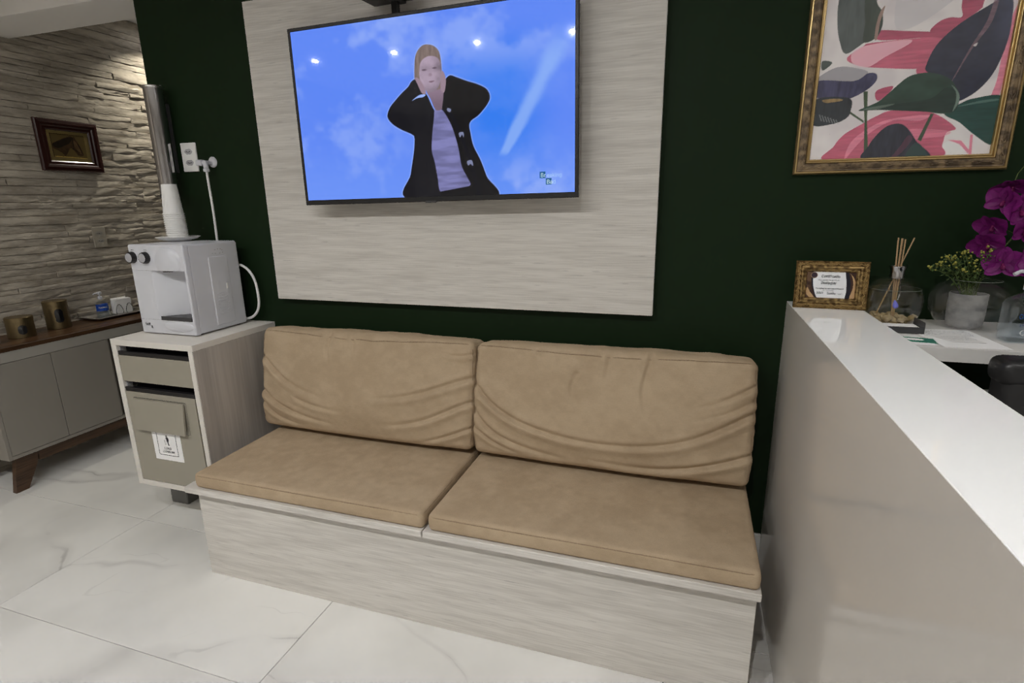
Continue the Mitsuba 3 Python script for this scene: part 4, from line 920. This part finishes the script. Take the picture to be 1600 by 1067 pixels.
# certificate in a gilt frame on the counter
cf = thing('certificate', 'small gilt frame with a certificate standing on the counter top', 'framed certificate')
CW, CH = .205, .150
lean = math.radians(9)
CM = np.eye(4); ry = math.radians(-3.0)
ex = np.array([math.cos(ry), math.sin(ry), 0]); nb = np.array([-math.sin(ry), math.cos(ry), 0])
ey = np.array([0, 0, 1.0]) * math.cos(lean) + nb * math.sin(lean)
CM[:3, 0], CM[:3, 1], CM[:3, 2] = ex, ey, np.cross(ex, ey)
CM[:3, 3] = np.array([.4275, -.118, 1.1003]) + ey * (CH / 2)
obj('frame', moulding(CW, CH, [(0, -.010), (0, .004), (.002, .006), (.005, .0035), (.015, .0035), (.017, .0065), (.020, .0072), (.024, .005), (.0265, .0015), (.031, .001), (.034, -.004), (.034, -.010)], CM), 'gold', cf)
obj('back_board', (lambda m: (m.apply_transform(CM), m)[1])(box(-CW / 2 + .003, CW / 2 - .003, -CH / 2 + .003, CH / 2 - .003, -.014, -.0095)), 'dark_grey', cf)
stand = box(-.02, .02, -.0025, 0.0, -.13, 0.0); M = trimesh.transformations.rotation_matrix(math.radians(22), (1, 0, 0)); M[:3, 3] = (.4275 - .0005, -.068, 1.2215); stand.apply_transform(M); obj('stand', stand, 'dark_grey', cf)
scroll = []
def scroll_unit(a, b, ang):
    o = []
    for i in range(7):
        t = i / 6; m = bump.copy(); m.apply_scale((.0022, .0016, .0024)); m.apply_translation(((t - .5) * .0125, .0028 * math.sin(t * PI) - .0012, .0045)); o.append(m)
    c = bump.copy(); c.apply_scale((.0021, .0021, .0028)); c.apply_translation((.0, -.0024, .0045)); o.append(c)
    m = cat(o); m.apply_transform(trimesh.transformations.rotation_matrix(ang, (0, 0, 1))); m.apply_translation((a, b, 0)); return m
for i in range(12):
    x = -CW / 2 + .0165 + (CW - .033) * i / 11
    scroll += [scroll_unit(x, -CH / 2 + .010, 0), scroll_unit(x, CH / 2 - .010, PI)]
for i in range(8):
    y = -CH / 2 + .022 + (CH - .044) * i / 7
    scroll += [scroll_unit(-CW / 2 + .010, y, -PI / 2), scroll_unit(CW / 2 - .010, y, PI / 2)]
sm = cat(scroll); sm.apply_transform(CM); obj('scrollwork', sm, 'gilt', cf, smooth=True)
p = Print(CW - .066, CH - .066, 260, 170, srgb((58, 36, 26)))
a_ = lambda q: [(x * p.w, (1 - y) * p.h) for x, y in q]
p.C = mixn(p.C, srgb((120, 92, 66)) + 0 * p.C, ss(.45, .7, p.n(25, 60, 5, 3)) * .5)
p.fill(a_([(.80, -.05), (.90, .12), (.95, .45), (.92, .8), (.86, 1.05), (.97, 1.05), (1.02, .6), (.95, .2)]), srgb((182, 148, 108)))
p.fill(a_([(.03, .60), (.10, .78), (.20, 1.02), (.12, 1.02), (.02, .85)]), srgb((182, 148, 108)))
p.fill(a_([(.10, .0), (.10, .3), (.12, .55), (.18, .85), (.22, 1.02), (.89, 1.02), (.91, .8), (.90, .4), (.84, -.02)]), srgb((22, 22, 34)), rounded=False)
p.fill(a_([(.14, -.02), (.135, .3), (.15, .55), (.20, .85), (.25, 1.02), (.80, 1.02), (.825, .75), (.815, .4), (.775, -.02)]), srgb((232, 234, 238)), rounded=False)
yy_, xx_ = np.mgrid[0:1:0, 0:1:0] if False else (0, 0)
ang = np.linspace(0, 2 * PI, 30, endpoint=False)
p.fill([(.155 * p.w + .0098 * math.cos(q), .86 * p.h + .0098 * math.sin(q)) for q in ang], srgb((150, 120, 96)), rounded=False)
p.fill([(.155 * p.w + .0083 * math.cos(q), .86 * p.h + .0083 * math.sin(q)) for q in ang], srgb((54, 40, 50)), rounded=False)
p.put('certificate_sheet', 'print', cf, CM @ trimesh.transformations.translation_matrix((-p.w / 2, -p.h / 2, -.0055)))
def ct(s, h, a, b, w, bold=False): obj('lettering', text(s, h, CM @ trimesh.transformations.translation_matrix(((a - .5) * p.w, (.5 - b) * p.h, -.0053)), .0004, bold, w), 'ink', cf)
ct('Certificado', .0085, .49, .22, .052, True); ct('Reconhecimento de', .0040, .46, .34, .060); ct('Destaque!', .0085, .46, .47, .042, True)
ct('Excelência em atendimento', .0042, .49, .66, .078, True); ct('ao cliente', .0030, .46, .73, .030); ct('2023', .0062, .30, .84, .019, True); ct('Qualis', .0068, .53, .85, .024, True)
obj('lettering', cat([tube([(q[0], q[1], q[2]) for q in [tuple((CM @ np.array([(x_ - .5) * p.w, (.5 - (.83 + .03 * math.sin(x_ * 160))) * p.h, -.0050, 1]))[:3]) for x_ in np.linspace(.66, .76, 16)]], .0004, 5)]), 'ink', cf)

# reed diffuser
rd = thing('reed_diffuser', 'round glass reed diffuser bottle with a chrome neck beside the certificate', 'reed diffuser')
GX, GY, GZ = .604, -.105, DKZ + .0008
prof = [(0, .001), (.042, 0.0), (.050, .004), (.066, .022), (.0755, .048), (.0775, .070), (.0735, .098), (.062, .122), (.045, .139), (.027, .146), (.0155, .1475), (.0155, .152)]
from scipy.interpolate import PchipInterpolator
def refine(pr_, n=60):
    q = np.array(pr_); d = np.r_[0, np.cumsum(np.hypot(*np.diff(q, axis=0).T))]; t = np.linspace(0, d[-1], n)
    return np.stack([PchipInterpolator(d, q[:, 0])(t), PchipInterpolator(d, q[:, 1])(t)], 1)
obj('bottle', lathe(refine(prof), (GX, GY, GZ), 64), 'glass', rd, smooth=True)
lev = .112
lp = [(max(r - .002, 0), max(z, .0025)) for r, z in refine(prof) if z < lev]; lp += [(lp[-1][0], lev), (0, lev)]
obj('liquid', lathe(lp, (GX, GY, GZ), 64), 'oil', rd, smooth=40)
mr = lp[-2][0] + .0012; gg = np.linspace(0, 2 * PI, 65)
obj('liquid_line', tube([(GX + mr * math.cos(q), GY + mr * math.sin(q), GZ + lev) for q in gg], .0008, 6), 'meniscus', rd, smooth=True)
obj('neck', lathe([(.0165, .144), (.021, .144), (.0195, .150), (.0195, .170), (.0222, .176), (.0222, .181), (.0175, .181), (.0165, .176), (.0165, .144)], (GX, GY, GZ), 40), 'chrome', rd, smooth=40)
for (bx_, by_, tx_, ty_, tz_) in ((.004, .003, -.010, .004, .2650), (.002, -.003, -.004, -.006, .2640), (.005, .0, .001, .003, .2630), (.003, .003, -.013, -.004, .2580), (.006, -.003, .006, -.004, .2610), (-.043, .004, .0305, .002, .2650)):
    obj('reed', tube([(GX + bx_, GY + by_, GZ + .016), (GX + tx_, GY + ty_, GZ + tz_)], .0021, 8), 'reed', rd)
obj('charm_chain', tube([(GX + .004, GY - .020, GZ + .148), (GX - .010, GY - .080, GZ + .108), (GX - .0145, GY - .084, GZ + .092)], .0008, 6), 'silver', rd)
drop = lathe(refine([(0, 0), (.0050, .0025), (.0072, .008), (.0060, .0155), (.0026, .023), (0, .027)], 30), (0, 0, 0), 24); drop.apply_transform(trimesh.transformations.rotation_matrix(-.25, (0, 1, 0))); drop.apply_translation((GX - .0165, GY - .0875, GZ + .064))
obj('charm', drop, 'jewel', rd, smooth=True)
for i in range(3):
    b = bump.copy(); b.apply_scale((.0026,) * 3); b.apply_translation((GX - .0150 + i * .001, GY - .0868, GZ + .0925 + i * .006)); obj('charm_bead', b, 'silver', rd, smooth=True)
rp = np.random.default_rng(3); peb = []
while len(peb) < 90:
    q = rp.uniform(-.066, .066, 2); zz = rp.uniform(.006, .026)
    if np.hypot(*q) < .035 + zz * 1.1:
        m = bump.copy(); m.apply_scale(rp.uniform(.0055, .0105, 3) * (1, 1, .75)); m.apply_transform(trimesh.transformations.random_rotation_matrix(rp.random(3))); m.apply_translation((GX + q[0], GY + q[1], GZ + zz)); peb.append(m)
k = whole('pebbles', cat(peb), 'pebble', 'beige pebbles lying in the bottom of the reed diffuser bottle', 'pebbles', smooth=True); labels[k]['kind'] = 'stuff'

# glass bowl, concrete pot, filler plant, orchid
BXc, BYc = .808, -.108
bprof = [(0, .001), (.050, 0.0), (.070, .006), (.092, .026), (.106, .056), (.1085, .080), (.1010, .108), (.082, .132), (.062, .1425), (.058, .1435)]
gb = whole('glass_bowl', lathe(refine(bprof), (BXc, BYc, DKZ + .0008), 72), 'glass', 'large round clear glass bowl holding the concrete pot', 'bowl', smooth=True)
obj('rim', tube([(BXc + .058 * math.cos(q), BYc + .058 * math.sin(q), DKZ + .1445) for q in np.linspace(0, 2 * PI, 73)], .0011, 8), 'meniscus', gb, smooth=True)
PXc, PYc = .793, -.110
whole('flower_pot', lathe([(0, .002), (.032, 0), (.040, .004), (.0445, .012), (.0465, .040), (.0470, .100), (.0460, .102), (.0425, .102), (.0415, .092), (0, .090)], (PXc, PYc, DKZ + .0030), 56), 'concrete', 'grey concrete flower pot inside the round glass bowl', 'flower pot', smooth=40)
PZ = DKZ + .093
fp = thing('filler_plant', 'bushy small-leaved plant with yellow buds in the concrete pot', 'plant')
rf = np.random.default_rng(21); fl_leaf, stems = [], []
def blade(base, d, L, w):
    d = d / np.linalg.norm(d); s = np.cross(d, (0, 0, 1.0)); s /= np.linalg.norm(s) + 1e-9
    n_ = np.cross(s, d)
    P_ = [base, base + d * L * .5 + s * w + n_ * .001, base + d * L, base + d * L * .5 - s * w + n_ * .001, base + d * L * .5 - n_ * .0012]
    return trimesh.Trimesh(P_, [(0, 1, 4), (1, 2, 4), (2, 3, 4), (3, 0, 4)], process=False)
heads = [(-.115, -.03, .120), (-.098, -.04, .140), (-.080, -.02, .158), (-.066, -.04, .165), (-.048, -.05, .180), (-.071, -.05, .142), (-.030, -.04, .168), (-.020, -.05, .150), (-.045, -.06, .120), (-.015, -.055, .116), (-.004, -.045, .176), (.012, -.05, .190), (-.060, .0, .150), (-.028, .02, .172), (.020, -.02, .172), (.040, -.03, .160), (-.088, .0, .130), (.030, .02, .15)]
for hx, hy, hz in heads:
    tip = np.array([PXc + hx, PYc + hy, PZ - .01 + hz * .80]); b0 = np.array([PXc + hx * .18, PYc + hy * .18, PZ])
    mid = b0 * .45 + tip * .55 + np.array([-hx * .10, 0, .012])
    c = spline([b0, mid, tip], 14); obj('stem', tube(c, .0011, 5), 'stem', fp)
    for i in range(5, 14):
        for _ in range(3):
            d = rf.normal(size=3) + np.array([0, 0, .3]); fl_leaf.append(blade(c[i], d, rf.uniform(.010, .019), rf.uniform(.0028, .0045)))
    buds = []
    for _ in range(6):
        b = trimesh.creation.icosphere(subdivisions=1, radius=rf.uniform(.0022, .0040)); b.apply_translation(tip + rf.normal(size=3) * .0052); buds.append(b)
    obj('bud_cluster', cat(buds), 'blossom', fp, smooth=True)
k = obj('leaf', cat(fl_leaf), 'leaf', fp, kind='stuff')

oc = thing('orchid', 'purple orchid spray arching above the glass bowl by the wall', 'orchid')
stem = spline([(PXc + .02, PYc + .01, PZ), (PXc + .055, PYc + .015, PZ + .12), (PXc + .100, PYc, PZ + .22), (PXc + .118, PYc - .01, PZ + .30), (PXc + .095, PYc - .02, PZ + .355), (PXc + .060, PYc - .025, PZ + .372)], 50)
obj('stem', tube(stem, .0023, 8), 'stem', oc, smooth=True)
def petal(L, W, cup, curl, n1=12, n2=9):
    s, t = np.meshgrid(np.linspace(0, 1, n1), np.linspace(-1, 1, n2), indexing='ij')
    w = W * np.sin(PI * np.clip(s, 0, 1) ** .72) ** .62 * .5 + .0008
    x, y = L * s, t * w
    z = cup * (t * t) * w * 1.1 + curl * L * (s ** 2) - .0 + .0008 * np.sin(s * 9 + t * 5)
    V = np.stack([x, y, z], -1).reshape(-1, 3); i = np.arange(n1 * n2).reshape(n1, n2)
    q = np.stack([i[:-1, :-1], i[1:, :-1], i[1:, 1:], i[:-1, 1:]], -1).reshape(-1, 4)
    return V, np.vstack([q[:, :3], q[:, [0, 2, 3]]]), np.stack([s, t], -1).reshape(-1, 2)
def flower(pos, face, spin, size, open_=1.0):
    """Five petals, a lip and a column around the direction the flower faces."""
    face = np.asarray(face, float); face /= np.linalg.norm(face)
    a = np.cross((0, 0, 1.0), face); a /= np.linalg.norm(a); b = np.cross(face, a)
    R = np.stack([a, b, face], 1)
    fk = obj('flower', lathe([(0, -.002), (.0035, -.001), (.0040, .003), (.0022, .007), (0, .008)], (0, 0, 0), 12), 'throat', oc, smooth=True)
    scene[fk] = mikit.ply((lambda m: (m.apply_transform(np.vstack([np.hstack([R, np.array(pos)[:, None]]), [0, 0, 0, 1]])), m)[1])(lathe([(0, -.002), (.0035, -.001), (.0040, .003), (.0022, .007), (0, .008)], (0, 0, 0), 12)), 'm_throat', True)
    for ang, L, W, cup in ((90, .042, .030, .35), (215, .040, .028, .35), (325, .040, .028, .35), (20, .046, .052, .25), (160, .046, .052, .25)):
        V, F, UV = petal(L * size, W * size, cup, (.28 if W < .04 else .12) * (2 - open_))
        g = math.radians(ang + spin); rot = np.array([[math.cos(g), -math.sin(g), 0], [math.sin(g), math.cos(g), 0], [0, 0, 1]])
        V = V @ rot.T; V[:, 2] += (.0012 if W > .04 else -.0005)
        m = trimesh.Trimesh(V @ R.T + np.array(pos), F, process=False)
        obj('petal', mikit.ply(m, 'm_petal', True, uv=UV), 'petal', fk)
    lip = bump.copy(); lip.apply_scale((.0045 * size, .0062 * size, .0070 * size)); lip.apply_translation((0, -.006 * size, .008 * size)); lip.apply_transform(np.vstack([np.hstack([R, np.array(pos)[:, None]]), [0, 0, 0, 1]]))
    obj('lip', lip, 'throat', fk, smooth=True)
OZ = -.118
for pos, face, spin, size, op in (((.842, OZ, 1.466), (-.2, -.55, -.75), 25, .92, .8), ((.828, OZ - .005, 1.425), (-.75, -.55, -.1), -20, .9, .8), ((.862, OZ - .02, 1.398), (.25, -.95, .05), 15, .95, 1.0),
                                  ((.815, OZ, 1.358), (-.65, -.5, -.55), 10, .88, .8), ((.882, OZ - .015, 1.345), (.35, -.85, -.25), -15, .92, .9), ((.808, OZ - .01, 1.308), (-.45, -.7, -.5), 30, .9, .8),
                                  ((.842, OZ - .03, 1.252), (-.15, -.98, .05), 0, 1.0, 1.0), ((.902, OZ - .02, 1.258), (.45, -.85, .1), 40, .98, 1.0), ((.925, OZ, 1.42), (.5, -.8, -.1), 10, .9, 1.0), ((.930, OZ, 1.33), (.5, -.8, -.1), 50, .9, 1.0)):
    flower(pos, face, spin, size * 1.22, op)
    q = stem[np.argmin(np.linalg.norm(stem - np.array(pos), axis=1))]
    obj('flower_stalk', tube([q, (q + np.array(pos)) / 2 + np.array([0, .008, .006]), np.array(pos) + np.array([0, .001, 0])], .0012, 6), 'stem', oc)

# alcohol bottle at the edge of the desk
ab = thing('alcohol_bottle', 'square clear alcohol pump bottle with blue lettering on the desk', 'bottle')
AX, AY = .865, -.262; AZ = DKZ + .0008
def sq_ring(hx, hy, r, z, n=6):
    o = []
    for cx, cy, a0 in ((1, 1, 0), (-1, 1, 90), (-1, -1, 180), (1, -1, 270)):
        for i in range(n + 1):
            g = math.radians(a0 + 90 * i / n); o.append((AX + cx * (hx - r) + r * math.cos(g), AY + cy * (hy - r) + r * math.sin(g), z))
    return o
def loft(rings):
    n = len(rings[0]); V = [p_ for r_ in rings for p_ in r_]; F = []
    for i in range(len(rings) - 1):
        for j in range(n):
            k_ = (j + 1) % n; F += [(i * n + j, i * n + k_, (i + 1) * n + k_), (i * n + j, (i + 1) * n + k_, (i + 1) * n + j)]
    c0, c1 = np.mean(rings[0], 0), np.mean(rings[-1], 0); V += [c0, c1]
    for j in range(n): F += [(len(V) - 2, (j + 1) % n, j), (len(V) - 1, (len(rings) - 1) * n + j, (len(rings) - 1) * n + (j + 1) % n)]
    return trimesh.Trimesh(np.array(V, float), F, process=False)
obj('bottle', loft([sq_ring(.043, .030, .012, AZ), sq_ring(.0455, .032, .012, AZ + .004), sq_ring(.0450, .032, .012, AZ + .100), sq_ring(.040, .028, .012, AZ + .112), sq_ring(.022, .018, .011, AZ + .126), sq_ring(.014, .014, .0135, AZ + .130), sq_ring(.014, .014, .0135, AZ + .142)]), 'tint_glass', ab, smooth=40)
obj('liquid', loft([sq_ring(.041, .028, .011, AZ + .003), sq_ring(.043, .0295, .011, AZ + .006), sq_ring(.0425, .0295, .011, AZ + .096)]), 'tint_glass', ab, smooth=40)
WA = lambda x, z: wall_frame(x, AY - .0322, z)
obj('label', box(AX - .036, AX + .036, AY - .0322, AY - .0318, AZ + .024, AZ + .092), 'soft_white', ab) if False else None
obj('lettering', text('COPERALCOOL', .0135, WA(AX + .012, AZ + .066), .0006, True, .078), 'blue_ink', ab)
obj('lettering', text('ALCOOL', .0085, wall_frame(AX + .004, AY - .0300, AZ + .1055), .0005, True), 'paper', ab)
obj('lettering', text('ETILICO 70 INPM', .0050, WA(AX + .008, AZ + .046), .0005, False), 'blue_ink', ab)
for dx in (-.012, .006):
    rg = shapely.Point(0, 0).buffer(.0068); obj('symbol', extrude(rg.difference(rg.buffer(-.001)), .0005, WA(AX + dx, AZ + .029)), 'paper', ab)
pump_head(ab, AX, AY, AZ + .140, 1.15, (-1, -.25))

# papers and cards on the desk
def sheet(pts, z, th=.0006):
    return extrude(Polygon(pts), th, np.array([[1, 0, 0, 0], [0, 1, 0, 0], [0, 0, 1, z], [0, 0, 0, 1.0]]))
k = thing('paper_sheet', 'white printed sheet lying flat on the desk in front of the bowl', 'paper')
obj('sheet', sheet([(.632, -.168), (.790, -.150), (.803, -.375), (.652, -.384)], DKZ + .0004), 'paper', k)
for i in range(9):
    y = -.185 - .008 * i; obj('print_line', sheet([(.650, y - .0012), (.775, y + .012), (.775, y + .0135), (.650, y + .0003)], DKZ + .00105, .0002), 'grey_plastic', k)
k = thing('paper_sheet', 'grey-toned smaller slip on top of the white printed sheet', 'paper')
obj('sheet', sheet([(.660, -.250), (.742, -.212), (.770, -.318), (.716, -.325), (.690, -.318)], DKZ + .0018), 'soft_white', k)
for i in range(5):
    y = -.262 - .010 * i; obj('print_line', sheet([(.678 + .004 * i, y - .001), (.745 + .004 * i, y + .018), (.745 + .004 * i, y + .0193), (.678 + .004 * i, y + .0003)], DKZ + .00245, .0002), 'grey_plastic', k)
bh = thing('card_holder', 'small clear and dark business card holder behind the counter edge', 'card holder')
obj('base', box(.553, .650, -.235, -.165, DKZ + .0004, DKZ + .005, .001), 'dark_grey', bh)
obj('front_lip', box(.553, .650, -.238, -.235, DKZ + .0004, DKZ + .020, .001), 'dark_grey', bh)
obj('end_plate', box(.650, .653, -.238, -.155, DKZ + .0004, DKZ + .034, .001), 'dark_grey', bh)
obj('card_stack', box(.557, .647, -.232, -.170, DKZ + .0055, DKZ + .016, .0005), 'paper', bh)
for i, (x, y, a, m_, l_) in enumerate(((.585, -.285, .12, 'soft_white', 'pale business card lying on the desk near the card holder'), (.606, -.318, -.15, 'green_card', 'green business card lying on the desk edge beside the papers'), (.594, -.345, .05, 'paper', 'white business card half under the green card'))):
    c = box(-.045, .045, -.027, .027, 0, .0008); M = trimesh.transformations.rotation_matrix(a, (0, 0, 1)); M[:3, 3] = (x, y, DKZ + .0004 + .0012 * (i == 1)); c.apply_transform(M)
    t = thing('business_card', l_, 'card'); obj('card', c, m_, t)
    if i == 1:
        e = extrude(shapely.affinity.scale(shapely.Point(0, 0).buffer(1), .026, .012), .0003, M @ trimesh.transformations.translation_matrix((-.006, .002, .00085))); obj('card_print', e, 'paper', t)
pp = np.random.default_rng(4)
for i in range(6):
    a = pp.uniform(-.15, .15); c = box(-.105, .105, -.075, .075, 0, .009 + .004 * pp.random()); M = trimesh.transformations.rotation_matrix(a, (0, 0, 1)); M[:3, 3] = (.885 + pp.uniform(-.015, .015), -.235 + pp.uniform(-.01, .01), .8055 + .0135 * i); c.apply_transform(M)
    whole('paper_pad', c, 'paper', 'white paper pad in the pile on the shelf under the desk, ' + ORD[i] + ' from the bottom', 'paper pad', group='paper pads piled under the desk')

# office chair behind the counter
oc2 = thing('office_chair', 'black upholstered office chair back behind the reception counter', 'chair')
HX, HY = .905, -.56
obj('backrest', grid_box(HX - .215, HX + .215, HY - .035, HY + .035, .60, 1.073, 30, 8, 30, .026, lambda q, n: .012 * np.clip(-n[:, 1], 0, 1) * np.sin(np.clip((q[:, 2] - .6) / .47, 0, 1) * PI) + .0), 'leather', oc2, smooth=True)
obj('top_roll', grid_box(HX - .222, HX + .222, HY - .042, HY + .042, 1.020, 1.084, 30, 8, 8, .024), 'leather', oc2, smooth=True)
obj('back_bar', box(HX - .03, HX + .03, HY + .034, HY + .052, .42, .80, .004), 'black', oc2)
obj('seat', grid_box(HX - .235, HX + .235, HY - .45, HY + .02, .43, .51, 24, 24, 8, .032), 'leather', oc2, smooth=True)
obj('gas_column', lathe([(0, .10), (.026, .10), (.026, .30), (.018, .30), (.018, .43), (0, .43)], (HX, HY - .2, 0), 20), 'dark_grey', oc2, smooth=40)
for i in range(5):
    g = 2 * PI * i / 5 + .3; e = (HX + .27 * math.cos(g), HY - .2 + .27 * math.sin(g))
    obj('base_arm', tube([(HX, HY - .2, .115), (e[0], e[1], .075)], [.022, .014], 8), 'black', oc2)
    obj('caster', lathe([(0, -.012), (.024, -.012), (.027, -.006), (.027, .006), (.024, .012), (0, .012)], (e[0], e[1], .0275), 20, axis=(-math.sin(g), math.cos(g), 0)), 'black', oc2, smooth=40)
